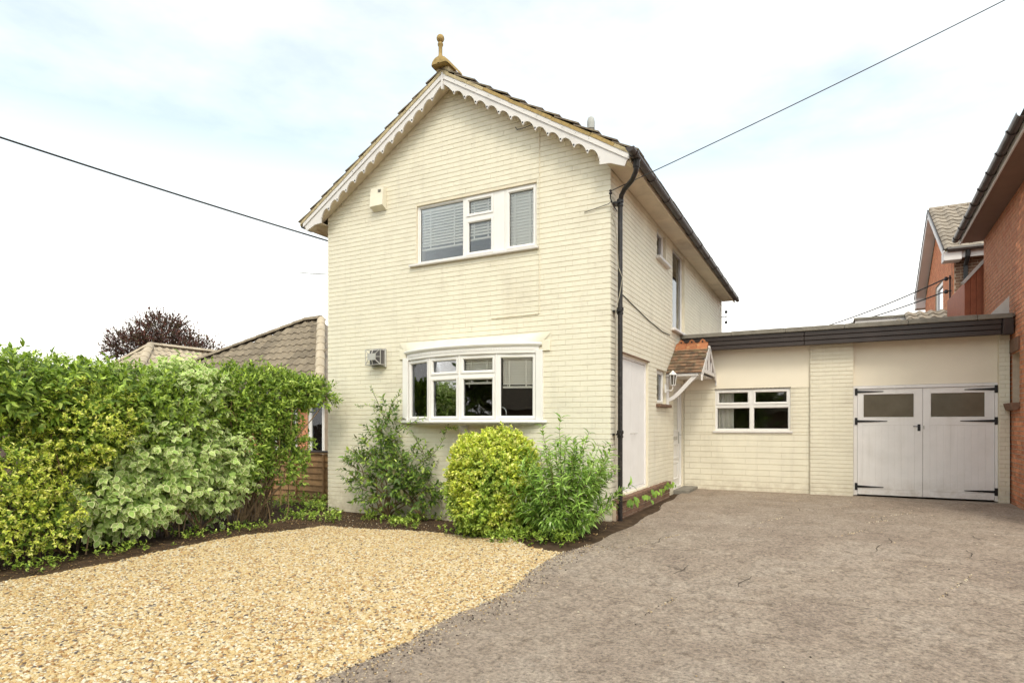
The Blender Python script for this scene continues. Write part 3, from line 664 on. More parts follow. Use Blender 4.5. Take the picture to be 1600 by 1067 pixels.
while y < YB:
    q = MB(); vs = []
    for yy in (y, y + .44):
        for rr in (.125, .108):
            for k in range(9): a = math.pi * k / 8; vs.append((XC + rr * 1.2 * math.cos(a), yy, 6.985 + rr * .75 * math.sin(a)))
    fs = [(k, k + 1, 18 + k + 1, 18 + k) for k in range(8)] + [(9 + k, k, k + 1, 9 + k + 1)[::-1] for k in range(8)] + [(18 + 9 + k, 18 + k, 18 + k + 1, 18 + 9 + k + 1) for k in range(8)]
    q.add(vs, fs); q.build('ridge_tile', 'tile', house, smooth=True); y += .45
q = MB(); q.lathe((-3.28, 9.0, 0), [(.045, 5.6), (.045, 6.16), (.060, 6.17), (.062, 6.28), (.05, 6.335), (.025, 6.36), (.001, 6.365)], 14); q.build('vent_pipe', 'grey', house, smooth=True)

# ---- upper front window
fx = wallxf((0, 8.062, 0), (1, 0, 0), (0, -1, 0))
UW = window(house, fx, [(-5.94, -5.035, 4.13, 5.08, False), (-5.035, -4.49, 4.13, 4.735, True), (-5.035, -4.49, 4.735, 5.08, True), (-4.317, -3.77, 4.13, 5.08, True)], label='upper front window of three lights with white blinds')
q = MB(); q.box(-4.488, -4.319, 8.058, 8.12, 4.131, 5.079); q.build('centre_post', 'pvc', UW)
q = MB(); q.cbox(-6.06, -3.73, 7.965, 8.075, 4.088, 4.127, .006); q.build('window_sill', 'whitewood', house)
blind(fx, -5.90, -5.08, 5.04, 4.36, .078, 'white blind lowered almost to the sill in the wide left light upstairs', tilt=60)
blind(fx, -4.99, -4.54, 5.04, 4.40, .078, 'white blind in the narrow middle lights of the upstairs front window', tilt=60)
blind(fx, -4.27, -3.82, 5.04, 4.19, .078, 'closed white blind behind the right-hand sash of the upstairs front window', tilt=74)
# ---- bow window
AR = 2.55; ACX, ACY = -4.93, 8.045 - .305 + AR
hw = math.asin(1.17 / AR); BP = []
for k in range(5):
    a = -hw + 2 * hw * k / 4; BP.append(Vector((ACX + AR * math.sin(a), ACY - AR * math.cos(a), 0)))
BW = None
for k in range(4):
    a, b = BP[k], BP[k + 1]; u = (b - a); w = u.length; u.normalize(); n_ = Vector((u.y, -u.x, 0)); xf = wallxf(a, u, n_)
    cells = [(0, w, 1.57, 2.56, True)] if k in (0, 3) else [(0, w, 1.57, 2.255, True), (0, w, 2.255, 2.56, True)]
    lb = ['leftmost light of the bow window', 'second light of the bow window', 'third light of the bow window', 'rightmost light of the bow window'][k]
    window(house, xf, cells, fw=.026, sw=.040, depth=.06, label=lb)
    if k: 
        q = MB(); q.tube([(a.x, a.y - .002, 1.572), (a.x, a.y - .002, 2.558)], .012, 8); q.build('mullion', 'pvc', house, smooth=True)
    if k == 1: pass
    if k == 2: blind(xf, .07, w - .07, 2.52, 2.12, .085, 'part-raised blind in the third light of the bow window', pitch=.04, tilt=58)
    if k == 3: blind(xf, .09, w - .07, 2.52, 2.05, .085, 'lower part-raised blind in the rightmost light of the bow window', pitch=.04, tilt=58)
for x0, x1 in ((-6.20, -6.092), (-3.768, -3.66)):
    q = MB(); q.cbox(x0, x1, 7.985, 8.05, 1.572, 2.60, .004); q.build('window_post', 'pvc', house)
def arc(r, half, y0=None, n=28):   # arc points from wall to wall
    return [Vector((ACX + r * math.sin(-half + 2 * half * k / n), ACY - r * math.cos(-half + 2 * half * k / n), 0)) for k in range(n + 1)]
def half_for(r): return math.acos((ACY - 8.012) / r) if r > ACY - 8.012 else 0
def sweep(prof, n=28):
    mb = MB(); m_ = len(prof)
    for k in range(n + 1):
        for off, z in prof:
            r = AR + off; hf = math.acos(min(1, (ACY - 8.012) / r)); a = -hf + 2 * hf * k / n; mb.v.append((ACX + r * math.sin(a), ACY - r * math.cos(a), z))
    mb.f = [(k * m_ + i, k * m_ + (i + 1) % m_, (k + 1) * m_ + (i + 1) % m_, (k + 1) * m_ + i) for k in range(n) for i in range(m_)]
    return mb
q = sweep([(-.05, 1.531), (.085, 1.531), (.092, 1.54), (.092, 1.560), (.085, 1.569), (-.05, 1.569)]); q.build('window_sill', 'pvc', house, smooth=True)
q = MB(); q.prism([(p.x, p.y) for p in arc(AR - .01, half_for(AR - .01))], (0, 0, 1.50), (1, 0, 0), (0, 1, 0), (0, 0, 1), .029); q.build('bow_base', 'whitewood', house)
CN = sweep([(-.05, 2.562), (.022, 2.562), (.026, 2.60), (.026, 2.655), (.05, 2.668), (.062, 2.682), (.064, 2.70), (.052, 2.713), (-.05, 2.72)]).build('cornice', 'pvc', house, smooth=True)
for k in range(58):       # dentil strip
    hf = half_for(AR + .03) - .03; a = -hf + 2 * hf * (k + .5) / 58; c = Vector((ACX + (AR + .028) * math.sin(a), ACY - (AR + .028) * math.cos(a), 2.626)); u = Vector((math.cos(a), math.sin(a), 0)); n_ = Vector((math.sin(a), -math.cos(a), 0))
    q = MB(); q.beam(c - u * .013, c + u * .013, .014, .03); q.build('dentil', 'pvc', CN)
rp_ = MB(); nn_ = 24                                # little lead-like painted roof sloping back to the wall
for k in range(nn_ + 1):
    r = AR + .05; hf = half_for(r); a = -hf + 2 * hf * k / nn_; x = ACX + r * math.sin(a); y = ACY - r * math.cos(a); t_ = k / nn_
    xt = -6.28 + (2.755) * t_
    rp_.v += [(x, y, 2.714), (x * .6 + xt * .4, min(8.008, y * .6 + 8.008 * .4), 2.765), (xt, 8.008, 2.855), (xt, 8.03, 2.70)]
rp_.f = [(k * 4 + i, k * 4 + i + 1, (k + 1) * 4 + i + 1, (k + 1) * 4 + i) for k in range(nn_) for i in range(3)]
rp_.build('bow_roof', 'cream', house, smooth=True)
for x0, x1 in ((-6.29, -6.12), (-3.69, -3.525)):
    q = MB(); q.cbox(x0 + .02, x1 - .02, 7.995, 8.018, 2.585, 2.74, .004); q.build('cornice_end', 'cream', house)
for x in (-5.0, -4.2):
    q = MB(); q.prism([(0, 0), (.22, 0), (.20, -.05), (.06, -.20), (0, -.26)], (x, 8.018, 1.498), (0, -1, 0), (0, 0, 1), (1, 0, 0), .05); q.build('bracket', 'whitewood', house)
tp = thing('kitchen_tap', (-4.62, 8.35, 1.31), 'curved chrome tap standing behind the third light of the bow window', 'tap')
q = MB(); q.tube([(-4.62, 8.35, 1.30), (-4.62, 8.35, 1.70)] + [(-4.62 + .085 - .085 * math.cos(a), 8.35, 1.70 + .085 * math.sin(a)) for a in [math.pi * k / 10 for k in range(1, 11)]] + [(-4.45, 8.35, 1.66)], .013, 10); q.build('spout', 'chrome', tp, smooth=True)
q = MB(); q.lathe((-4.62, 8.35, 1.30), [(.03, 0), (.03, .03), (.018, .04)], 12); q.build('tap_base', 'chrome', tp, smooth=True)
# ---- side windows
sx = wallxf((js - .055, 0, 0), (0, 1, 0), (1, 0, 0))
window(house, sx, [(10.63, 11.31, 4.49, 5.05, True)], label='small upper window in the side wall')
window(house, sx, [(11.85, 12.99, 3.39, 5.05, False)], label='tall stair window in the side wall', fw=.05)
window(house, sx, [(10.63, 11.31, 1.88, 2.50, True)], label='small ground floor window in the side wall')
for a, b, z in ((10.55, 11.42, 4.49), (11.76, 13.08, 3.39), (10.56, 11.44, 1.88)):
    q = MB(); q.cbox(js - .05, js + .085, a, b, z - .055, z - .003, .006); q.build('window_sill', 'brownbrick' if z < 2 else 'whitewood', house)
# ---- cupboard doors beside the downpipe
cd = MB(sx); ring(cd, 8.46, 10.04, .48, 2.55, .045, -.02, .05); CF = cd.build('door_frame', 'doorpaint', house)
for a, b in ((8.51, 9.255), (9.262, 9.992)):
    dd = MB(sx); dd.box(a, b, .012, .04, .53, 2.50); DO = dd.build('cupboard_door', 'doorpaint', house, label='tall pale plank cupboard door in the side wall')
    n_p = 5; w = (b - a) / n_p
    for k in range(n_p):
        q = MB(sx); q.cbox(a + k * w + .0003, a + (k + 1) * w - .0003, -.004, .0115, .532, 2.498, .001); q.build('plank', 'doorpaint', DO)
    hx = 9.16 if a < 9 else 9.34
    q = MB(sx); q.tube([(hx, -.004, 1.37), (hx, -.04, 1.37), (hx + (.09), -.04, 1.37), (hx + .09, -.004, 1.37)], .007, 6); q.build('handle', 'galv', DO, smooth=True)
q = MB(); q.box(js - .2, js + .014, 8.40, 10.10, 2.552, 2.575); q.build('lintel', 'brownbrick', house)
# ---- front door, canopy, lantern
q = MB(sx); ring(q, 11.93, 12.89, .2, 2.36, .055, -.015, .06); q.build('door_frame', 'pvc', house)
q = MB(sx); q.box(11.988, 12.832, .012, .05, .256, 2.304); DR = q.build('front_door', 'pvc', house, label='white front door under the tiled canopy')
q = MB(sx); arcpts = [(12.16, 1.40), (12.62, 1.40), (12.62, 2.0)] + [(12.39 + .23 * math.cos(a), 2.0 + .16 * math.sin(a)) for a in [math.pi * k / 8 for k in range(1, 8)]] + [(12.16, 2.0)]
q.prism(arcpts, (0, .004, 0), (1, 0, 0), (0, 0, 1), (0, 1, 0), .007); q.build('glass_pane', 'glass', DR)
q = MB(sx); ring(q, 12.13, 12.65, 1.37, 2.19, .028, -.004, .010, .008); q.build('moulding', 'pvc', DR)
for z0, z1 in ((.40, .75), (.82, 1.12)):
    q = MB(sx); ring(q, 12.13, 12.65, z0, z1, .03, -.004, .010, .008); q.build('moulding', 'pvc', DR)
q = MB(sx); q.cbox(12.24, 12.54, -.006, .0115, 1.20, 1.27, .004); q.build('letter_box', 'galv', DR)
q = MB(sx); q.box(12.70, 12.73, -.004, .0115, 1.12, 1.36); q.tube([(12.715, -.004, 1.30), (12.715, -.05, 1.30), (12.62, -.05, 1.30)], .009, 6); q.build('handle', 'galv', DR)
q = MB(); q.cbox(js + .01, js + .30, 11.9, 12.86, -.05, .235, .01); q.build('doorstep', 'felt', house, label='doorstep coloured dark to stand in for the shaded recess under the door')  # dark colour paints in the shade of the recess below the door
cyl, cyr, ccy, xo, xi = 11.32, 12.885, 12.10, -2.0, js + .012
CA = MB(); cp = MB()
zr, ze = 3.02, 2.47
for s0 in (cyl, cyr):
    sgn = -1 if s0 < ccy else 1; hwid = abs(s0 - ccy)
    v = Vector((0, -sgn * hwid, zr - ze)).normalized(); n_ = Vector((0, sgn * (zr - ze), hwid)).normalized(); o = Vector((xi, s0, ze)); L_ = math.hypot(hwid, zr - ze)
    CA.prism([(0, 0), (xo - xi, 0), (xo - xi, L_), (0, L_)], o - n_ * .02, (1, 0, 0), v, n_, .018)
canopy = CA.build('canopy', 'whitewood', house, label='small tiled gable canopy over the front door with orange crested ridge')
for s0 in (cyl, cyr):
    sgn = -1 if s0 < ccy else 1; hwid = abs(s0 - ccy)
    v = Vector((0, -sgn * hwid, zr - ze)).normalized(); n_ = Vector((0, sgn * (zr - ze), hwid)).normalized(); o = Vector((xi + .005, s0 + sgn * .05, ze - .03))
    slope_tiles(canopy, o, (1, 0, 0), v, n_, 4, 8, .162, .118, 'canopytile', th=.013, lift=.02, limit=40, name='tile', jit=.004)
for k in range(3):     # crested ridge tiles
    x0 = xi + .01 + k * .205; q = MB()
    q.prism([(-.17, -.10), (-.15, -.115), (0, .03), (.15, -.115), (.17, -.10), (.015, .06), (-.015, .06)], (x0, ccy, zr + .01), (0, 1, 0), (0, 0, 1), (1, 0, 0), .20)
    cr_ = [(0, .04), (.20, .04), (.20, .08), (.155, .10), (.14, .135), (.10, .16), (.06, .135), (.045, .10), (0, .08)]
    q.prism(cr_, (x0, ccy - .012, zr), (1, 0, 0), (0, 0, 1), (0, 1, 0), .024)
    Rt = q.build('crested_ridge_tile', 'terra', canopy, label='orange crested ridge tile')
    q = MB(); q.lathe((0, 0, 0), [(.018, 0), (.018, .03)], 10); q.v = [(x0 + .10 + p[0], ccy - .015 + p[2], zr + .105 + p[1]) for p in q.v]; q.build('ridge_hole_plug', 'black', canopy)  # black plug paints the dark of the pierced hole
for s0 in (cyl - .03, cyr + .0):
    q = MB(); q.beam((xo + .012, s0, ze - .055), (xo + .012, ccy, zr - .035), .024, .11, up=(0, 0, 1)); q.build('bargeboard', 'whitewood', canopy)
    q = MB(); q.box(xo, xo + .026, s0 - .02, s0 + .02, ze - .16, ze - .05); q.build('bargeboard_end', 'whitewood', canopy)
q = MB(); q.box(xo - .01, xo + .018, cyl + .05, cyr - .05, 2.475, 2.54); q.build('tie_beam', 'whitewood', canopy)
q = MB(); q.box(xo - .012, xo + .02, ccy - .022, ccy + .022, 2.54, 2.93); q.build('king_post', 'whitewood', canopy)
for sgn in (-1, 1):
    q = MB(); q.box(xo - .012, xo + .016, ccy + sgn * .27 - .02, ccy + sgn * .27 + .02, 2.54, 2.76); q.build('strut', 'whitewood', canopy)
q = MB(); q.prism([(cyl + .16, 2.54), (cyr - .16, 2.54), (ccy, 2.95)], (xo - .04, 0, 0), (0, 1, 0), (0, 0, 1), (1, 0, 0), .012); q.build('gable_panel', 'darkred', canopy)
q = MB(); q.box(xi, xo - .05, cyl - .035, cyl + .02, 2.405, 2.45); q.build('canopy_beam', 'whitewood', canopy)
q = MB(); q.box(xi, xo - .05, cyl + .03, cyr - .03, 2.44, 2.455); q.build('canopy_ceiling', 'whitewood', canopy)
for yy in (cyl - .01,):     # curved gallows brackets
    q = MB(); P_ = []
    for k in range(13):
        t_ = k / 12; x = xi + .04 + (xo - xi - .12) * t_; z = 1.98 + .46 * (t_ ** 1.7 * .75 + .25 * smooth01(t_ * 1.3)); P_.append((x, z))
    wd = .035; up_, dn_ = [], []
    for k in range(13):
        a = P_[max(k - 1, 0)]; b = P_[min(k + 1, 12)]; dx, dz = b[0] - a[0], b[1] - a[1]; l_ = math.hypot(dx, dz); up_.append((P_[k][0] - dz / l_ * wd, P_[k][1] + dx / l_ * wd)); dn_.append((P_[k][0] + dz / l_ * wd, P_[k][1] - dx / l_ * wd))
    q.prism(up_ + dn_[::-1], (0, yy, 0), (1, 0, 0), (0, 0, 1), (0, 1, 0), .045); q.box(xi, xi + .045, yy + .001, yy + .044, 1.88, 2.40); q.build('bracket', 'whitewood', canopy)
LX, LY = js + .15, 11.22
q = MB(); q.lathe((LX, LY, 2.22), [(.035, 0), (.045, .012), (.045, .02)], 8); q.lathe((LX, LY, 2.42), [(.075, 0), (.08, .01), (.03, .06), (.012, .085), (.001, .09)], 8); q.box(js + .01, js + .03, LY - .04, LY + .04, 2.10, 2.26); q.tube([(js + .03, LY, 2.15), (LX - .03, LY, 2.13), (LX, LY, 2.17), (LX, LY, 2.22)], .01, 6)
for k in range(6):
    a = math.pi * k / 3; q.tube([(LX + .045 * math.cos(a), LY + .045 * math.sin(a), 2.235), (LX + .068 * math.cos(a), LY + .068 * math.sin(a), 2.425)], .006, 5)
LN = q.build('wall_lantern', 'pvc', house, label='white wall lantern beside the canopy')
q = MB(); q.lathe((LX, LY, 0), [(.040, 2.24), (.062, 2.42)], 6); q.build('lamp_glass', 'lampglass', LN)
# ---- downpipe with collars
PX, PY = -2.545, 8.17
q = MB(); q.tube([(-2.228, 7.86, 5.03), (-2.228, 7.86, 4.93), (-2.24, 7.87, 4.87), (-2.30, 7.93, 4.80), (-2.45, 8.07, 4.75), (-2.52, 8.145, 4.70), (PX, PY, 4.60), (PX, PY, 4.3), (PX, PY, .02)], .034, 14); DP = q.build('downpipe', 'blackpipe', house, smooth=True)
for z, r_ in ((4.60, .044), (3.09, .044), (1.37, .044)):
    q = MB(); q.lathe((PX, PY, z - .05), [(.036, 0), (r_, .008), (r_, .028), (.038, .034), (.038, .055), (r_ + .004, .062), (r_ + .004, .10), (.036, .11)], 14); q.build('pipe_collar', 'blackpipe', DP, smooth=True)
    q = MB(); q.box(js + .01, PX + .02, PY - .07, PY + .07, z - .012, z + .012); q.build('pipe_clip', 'blackpipe', DP)
q = MB(); q.lathe((-2.228, 7.86, 4.93), [(.042, -.01), (.046, 0), (.046, .07), (.06, .10)], 12); q.build('gutter_outlet', 'blackpipe', DP, smooth=True)
# ---- alarm box, flue, small cables
q = MB(); q.prism([(8.018, 5.51), (7.93, 5.49), (7.90, 5.18), (8.018, 5.12)], (-6.825, 0, 0), (0, 1, 0), (0, 0, 1), (1, 0, 0), .27); AB = q.build('alarm_box', 'cream', house, label='cream alarm box below the left rake')
for k in range(3):
    q = MB(); q.box(-6.66, -6.60, 7.915 + .0, 7.92, 5.44 - k * .018, 5.447 - k * .018); q.build('vent_slot', 'fluebody', AB)
q = MB(); q.cbox(-6.86, -6.55, 7.985, 8.018, 2.47, 2.79, .01); FL = q.build('flue_plate', 'galv', house, label='metal boiler flue with wire guard')
q = MB(); q.cbox(-6.83, -6.58, 7.90, 7.984, 2.50, 2.76, .012); q.build('flue_body', 'fluebody', FL)
q = MB()
for (x0, x1, z0, z1, yy) in ((-6.88, -6.56, 2.51, 2.77, 7.86),):
    for a, b in (((x0, z0), (x1, z0)), ((x1, z0), (x1, z1)), ((x1, z1), (x0, z1)), ((x0, z1), (x0, z0))):
        q.tube([(a[0], yy, a[1]), (b[0], yy, b[1])], .006, 5)
    i_ = .075; I = [(x0 + i_, z0 + i_), (x1 - i_, z0 + i_), (x1 - i_, z1 - i_), (x0 + i_, z1 - i_)]; O_ = [(x0, z0), (x1, z0), (x1, z1), (x0, z1)]
    for a, b in zip(I, O_): q.tube([(a[0], yy - .03, a[1]), (b[0], yy, b[1])], .006, 5); q.tube([(b[0], yy, b[1]), (b[0], 7.985, b[1])], .006, 5)
    for a, b in (((( x0 + x1) / 2, z0), ((x0 + x1) / 2, z0 + i_)), (((x0 + x1) / 2, z1), ((x0 + x1) / 2, z1 - i_)), ((x0, (z0 + z1) / 2), (x0 + i_, (z0 + z1) / 2)), ((x1, (z0 + z1) / 2), (x1 - i_, (z0 + z1) / 2))):
        q.tube([(a[0], yy, a[1]), (b[0], yy - .03, b[1])], .006, 5)
    q.box(x0 + i_, x1 - i_, yy - .036, yy - .028, z0 + i_, z1 - i_)
q.build('flue_guard', 'galv', FL)
q = MB(); q.tube([(-3.72, 8.012, 5.80), (-3.718, 8.011, 4.6), (-3.722, 8.012, 3.14), (-3.75, 8.012, 3.132), (-4.53, 8.012, 3.126)], .006, 5); q.build('painted_cable', 'joint', house)
q = MB(); q.tube([(-3.76, 8.0, 5.93), (-3.95, 7.99, 5.90), (-4.08, 8.0, 5.905), (-4.11, 8.005, 5.95)], .006, 5); q.build('cable_stub', 'wire', house)
q = MB(); q.tube([(js + .016, 8.45, 3.42), (js + .016, 9.0, 3.36), (js + .016, 9.5, 3.31), (js + .016, 10.1, 3.25), (js + .016, 11.0, 3.2), (js + .016, 11.6, 3.22)], .007, 5); q.build('wall_cable', 'wire', house)
q = MB(); q.tube([(-2.60, 8.0, 4.56), (-2.61, 7.99, 4.40), (-2.585, 8.08, 4.25), (-2.57, 8.11, 4.0), (-2.56, 8.135, 3.7), (-2.50, 8.13, 3.55), (-2.54, 8.12, 3.3), (-2.585, 8.1, 3.1), (-2.59, 8.09, .8)], .006, 5); q.build('loose_cable', 'whitewire', house)
q = MB(); q.tube([(-2.61, 8.03, 4.56), (-2.60, 7.90, 4.59), (-2.59, 7.88, 4.66)], .009, 6); q.lathe((-2.59, 7.88, 4.64), [(.018, 0), (.024, .01), (.012, .03), (.022, .045), (.010, .06)], 8); q.tube([(-3.02, 8.008, 4.50), (-2.66, 8.0, 4.555), (-2.60, 7.95, 4.565)], .005, 5); q.tube([(-2.60, 7.93, 4.56), (-2.56, 8.08, 4.46)], .007, 5); q.build('cable_bracket', 'black', house)
q = MB(); q.tube([(js, YB - .05, 4.6), (js + .15, YB - .05, 4.6)], .012, 6)
for z in (4.45, 4.75): q.tube([(js + .13, YB - .05, 4.6), (js + .13, YB - .05, z)], .012, 6); q.lathe((js + .13, YB - .05, z - .05), [(.03, 0), (.045, .03), (.03, .07)], 8)
q.build('insulator_bracket', 'black', house)

# ================================================================== LINK AND GARAGE
YG = 12.90
gar = thing('garage', (0, 15, .18), 'low flat-roofed cream garage and link building with dark fascia joined to the house', 'garage')
W = MB(); jg = YG + .01
wallgrid(W, (0, jg, 0), (1, 0, 0), (0, -1, 0), .22, [js + .014, -.257], [-.1, 3.25], [(-2.01, -.60, 1.385, 2.226)]); W.build('wall', 'joint', gar)
W = MB(); W.box(-.255, .463, jg - .06, jg + .2, -.1, 3.25); W.build('pier', 'joint', gar)
W = MB(); W.box(2.614, 2.765, jg - .03, jg + .2, -.1, 3.25); W.build('pier', 'joint', gar)
W = MB(); W.box(.466, 2.611, jg + .03, jg + .2, 2.23, 3.25); W.build('rendered_lintel', 'render', gar)
W = MB(); W.box(js + .015, -.258, jg - .012, jg - .0005, 2.228, 3.24); W.build('rendered_panel', 'render', gar)
W = MB(); W.box(js + .02, 2.76, 16.9, 17.1, -.1, 3.2); W.box(2.62, 2.75, jg + .21, 16.89, -.1, 3.2); W.box(js + .02, 2.61, jg + .3, 16.89, .1, .16); W.box(js + .02, 2.61, jg + .3, 16.89, 3.15, 3.19); W.box(.2, .3, jg + .22, 16.89, .17, 3.14); W.build('interior_wall', 'inner', gar)
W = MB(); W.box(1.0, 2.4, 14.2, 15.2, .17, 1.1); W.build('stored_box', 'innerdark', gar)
pool = []
def minus(iv, s0, s1): return [q for (p0, p1) in iv for q in ((p0, min(p1, s0)), (max(p0, s1), p1)) if q[1] - q[0] > .03]
o_ = (0, jg, 0)
bricks(pool, o_, (1, 0, 0), (0, -1, 0), .02, 1.36, lambda a, b: [(js + .016, -.258)], H=.117, BL=.44, gap=.007, hgap=.0012, proud=.010, jit=.0015, off=-2.3, name='block')
bricks(pool, o_, (1, 0, 0), (0, -1, 0), 1.36, 2.225, lambda a, b: [(js + .016, -2.012)], H=.134, BL=.44, gap=.007, hgap=.0012, proud=.010, jit=.0015, off=-2.5, name='block')
bricks(pool, o_, (1, 0, 0), (0, -1, 0), 1.36, 2.225, lambda a, b: [(-.598, -.258)], H=.0765, BL=.225, gap=.006, hgap=.0015, proud=.009, name='brick')
bricks(pool, (0, jg - .06, 0), (1, 0, 0), (0, -1, 0), .02, 3.02, lambda a, b: [(-.255, .463)], H=.0755, BL=.225, gap=.007, hgap=.0015, proud=.009, jit=.003, off=.01, name='brick')
bricks(pool, (0, jg - .03, 0), (1, 0, 0), (0, -1, 0), .02, 3.02, lambda a, b: [(2.614, 2.765)], H=.075, BL=.225, gap=.009, proud=.01, name='brick')
place_bricks(pool, gar, 300)
gx_ = wallxf((0, jg + .02, 0), (1, 0, 0), (0, -1, 0))
GW = window(gar, gx_, [(-2.01, -1.31, 1.385, 1.885, False), (-2.01, -1.31, 1.885, 2.226, True), (-1.31, -.60, 1.385, 1.885, False), (-1.31, -.60, 1.885, 2.226, True)], label='white four-light window left of the garage pier')
for a, b in ((-1.93, -1.40), (-1.22, -.70)):
    q = MB(gx_); q.cbox(a, b, -.026, -.013, 2.165, 2.185, .003); q.build('trickle_vent', 'pvc', GW)
q = MB(); q.cbox(-2.05, -.56, YG - .03, YG + .05, 1.345, 1.383, .006); q.build('window_sill', 'whitewood', gar)
q = MB(); q.box(-2.02, -.59, YG - .002, YG + .1, 2.227, 2.24); q.build('lintel', 'brown', gar)
cu = thing('curtain', (-1.85, 13.2, 1.4), 'plain pale curtain behind the lower left light of the garage-side window', 'curtain')
q = MB(); q.v = [(-1.98 + .02 * k, 13.16 + .02 * math.sin(k * 1.4), z) for k in range(16) for z in (1.3, 2.3)]; q.f = [(2 * k, 2 * k + 2, 2 * k + 3, 2 * k + 1) for k in range(15)]; q.build('curtain_cloth', 'blind', cu, smooth=True)
# roof: felt edge over a ribbed dark fascia
q = MB(); q.box(js + .016, 2.76, 12.55, 17.1, 3.285, 3.335); q.build('felt_roof', 'felt', gar)
x = js + .016
while x < 2.70:
    e_ = min(x + .98, 2.74); q = MB(); q.cbox(x, e_ - .004, 12.535 + random.uniform(-.004, .004), 12.62, 3.262, 3.345 + random.uniform(-.004, .004), .008); q.build('roof_edge_trim', 'felt', gar); x = e_
for z0, z1, yy in ((3.175, 3.258, 12.575), (3.09, 3.172, 12.59), (3.005, 3.087, 12.605)):
    x = js + .016
    for e_ in (-.35, 2.60):
        q = MB(); q.cbox(x, e_ - .003, yy, yy + .03, z0, z1, .008); q.build('fascia_board', 'brown', gar); x = e_
q = MB(); q.cbox(2.603, 2.745, 12.545, 12.66, 2.995, 3.258, .006); q.build('fascia_box_end', 'brown', gar)
q = MB(); q.box(js + .016, 2.74, 12.64, jg, 3.03, 3.045); q.build('soffit', 'brown', gar)
q = MB(); q.prism([(2.45, 3.337), (2.735, 3.337), (2.735, 3.66)], (0, 12.78, 0), (1, 0, 0), (0, 0, 1), (0, 1, 0), .015); q.build('flashing', 'lead', gar, label='pale lead flashing triangle against the neighbouring brick wall')
# garage doors
gy = jg + .035; dx = wallxf((0, gy, 0), (1, 0, 0), (0, -1, 0))
fr = MB(dx); fr.box(.468, .530, -.02, .05, .2, 2.226); fr.box(2.570, 2.611, -.02, .05, .2, 2.226); fr.box(.531, 2.569, -.02, .05, 2.172, 2.226); fr.build('door_frame', 'doorpaint', gar)
for (a, b, wa, wb, hs, lab) in ((.535, 1.546, .621, 1.428, 1, 'left garage door leaf with the black latch'), (1.552, 2.566, 1.657, 2.451, -1, 'right garage door leaf')):
    z0, z1, wz0, wz1 = .215, 2.165, 1.632, 2.078
    q = MB(dx)
    q.box(a, wa - .001, 0, .04, z0, z1); q.box(wb + .001, b, 0, .04, z0, z1); q.box(wa, wb, 0, .04, wz1, z1); q.box(wa, wb, 0, .04, 1.50, wz0); q.box(wa, wb, 0, .04, z0, .32); q.box(wa, wb, .012, .035, .321, 1.499)
    DL = q.build('garage_door', 'doorpaint', gar, label=lab)
    k = 8; w = (wb - wa) / k
    for i in range(k):
        q = MB(dx); q.cbox(wa + i * w + .0002, wa + (i + 1) * w - .0002, .002, .0115, .322, 1.498, .0008); q.build('board', 'doorpaint', DL)
    q = MB(dx); ring(q, wa, wb, wz0, wz1, .014, -.004, .02, .006); q.build('glazing_bead', 'doorpaint', DL)
    q = MB(dx); q.box(wa + .012, wb - .012, .014, .019, wz0 + .012, wz1 - .012); q.build('glass_pane', 'garageglass', DL)
    for zz, ln in ((2.118, .42), (1.572, .48), (.36, .42)):
        q = MB(dx); xh = a - .012 if hs > 0 else b + .012
        q.cbox(min(xh - .032 * hs, xh + .012 * hs), max(xh - .032 * hs, xh + .012 * hs), -.034, -.021, zz - .065, zz + .065, .003)
        q.prism([(xh, zz - .022), (xh + hs * ln, zz - .006), (xh + hs * (ln + .01), zz), (xh + hs * ln, zz + .006), (xh, zz + .022)], (0, -.011, 0), (1, 0, 0), (0, 0, 1), (0, 1, 0), .010)
        q.tube([(xh + hs * .004, -.028, zz - .05), (xh + hs * .004, -.028, zz + .05)], .009, 8)
        for t_ in (.09, .22, .34): q.lathe((0, 0, 0), [(.006, 0), (.004, .003)], 6); q.v[-12:] = [tuple(dx @ Vector((xh + hs * t_ + (Vector(p) - Vector(dx.translation)).x, -.011 - (Vector(p) - Vector(dx.translation)).z, zz + (Vector(p) - Vector(dx.translation)).y))) for p in q.v[-12:]]
        q.build('hinge', 'black', DL)
q = MB(dx); q.cbox(1.470, 1.515, -.008, -.0005, 1.395, 1.515, .003); q.tube([(1.492, -.008, 1.475), (1.492, -.045, 1.475), (1.40, -.045, 1.478)], .008, 8); q.build('latch', 'black', gar)
q = MB(dx); q.cbox(1.556, 1.572, -.012, -.0005, 1.43, 1.49, .002); q.build('keeper', 'galv', gar)

# ================================================================== RED BRICK NEIGHBOUR (right)
ang = R(2.5); nd = Vector((math.sin(ang), math.cos(ang), 0)); nn = Vector((-math.cos(ang), math.sin(ang), 0)); n0 = Vector((2.79, 12.9, 0))
nb = thing('brick_house', (6, 12, .18), 'tall red brick house at the right edge with dark gutter and brown soffit', 'house')
W = MB(); S0, S1 = -3.15, 2.58      # along nd, measured from Y = 12.9 (negative = towards the camera)
NO = [(-.62, -.08, 1.87, 2.70)]
wallgrid(W, n0, nd, nn, .25, [S0, S1], [-.1, 5.42], NO); W.build('wall', 'mortarj', nb)
W = MB(); a = n0 + nd * S1 - nn * .252; W.prism([(0, -.1), (7, -.1), (7, 5.42), (0, 5.42)], a, (-nn.x, -nn.y, 0), (0, 0, 1), -nd, .25)
b_ = n0 + nd * S0 - nn * .252; W.prism([(0, -.1), (7, -.1), (7, 5.42), (0, 5.42)], b_, (-nn.x, -nn.y, 0), (0, 0, 1), nd, .25); W.build('wall', 'brick', nb)
pool = []
def niv(za, zb):
    iv = [(S0, S1)]
    if za < 2.70 - .02 and zb > 1.87 + .02: iv = minus(iv, -.62, -.08)
    return iv
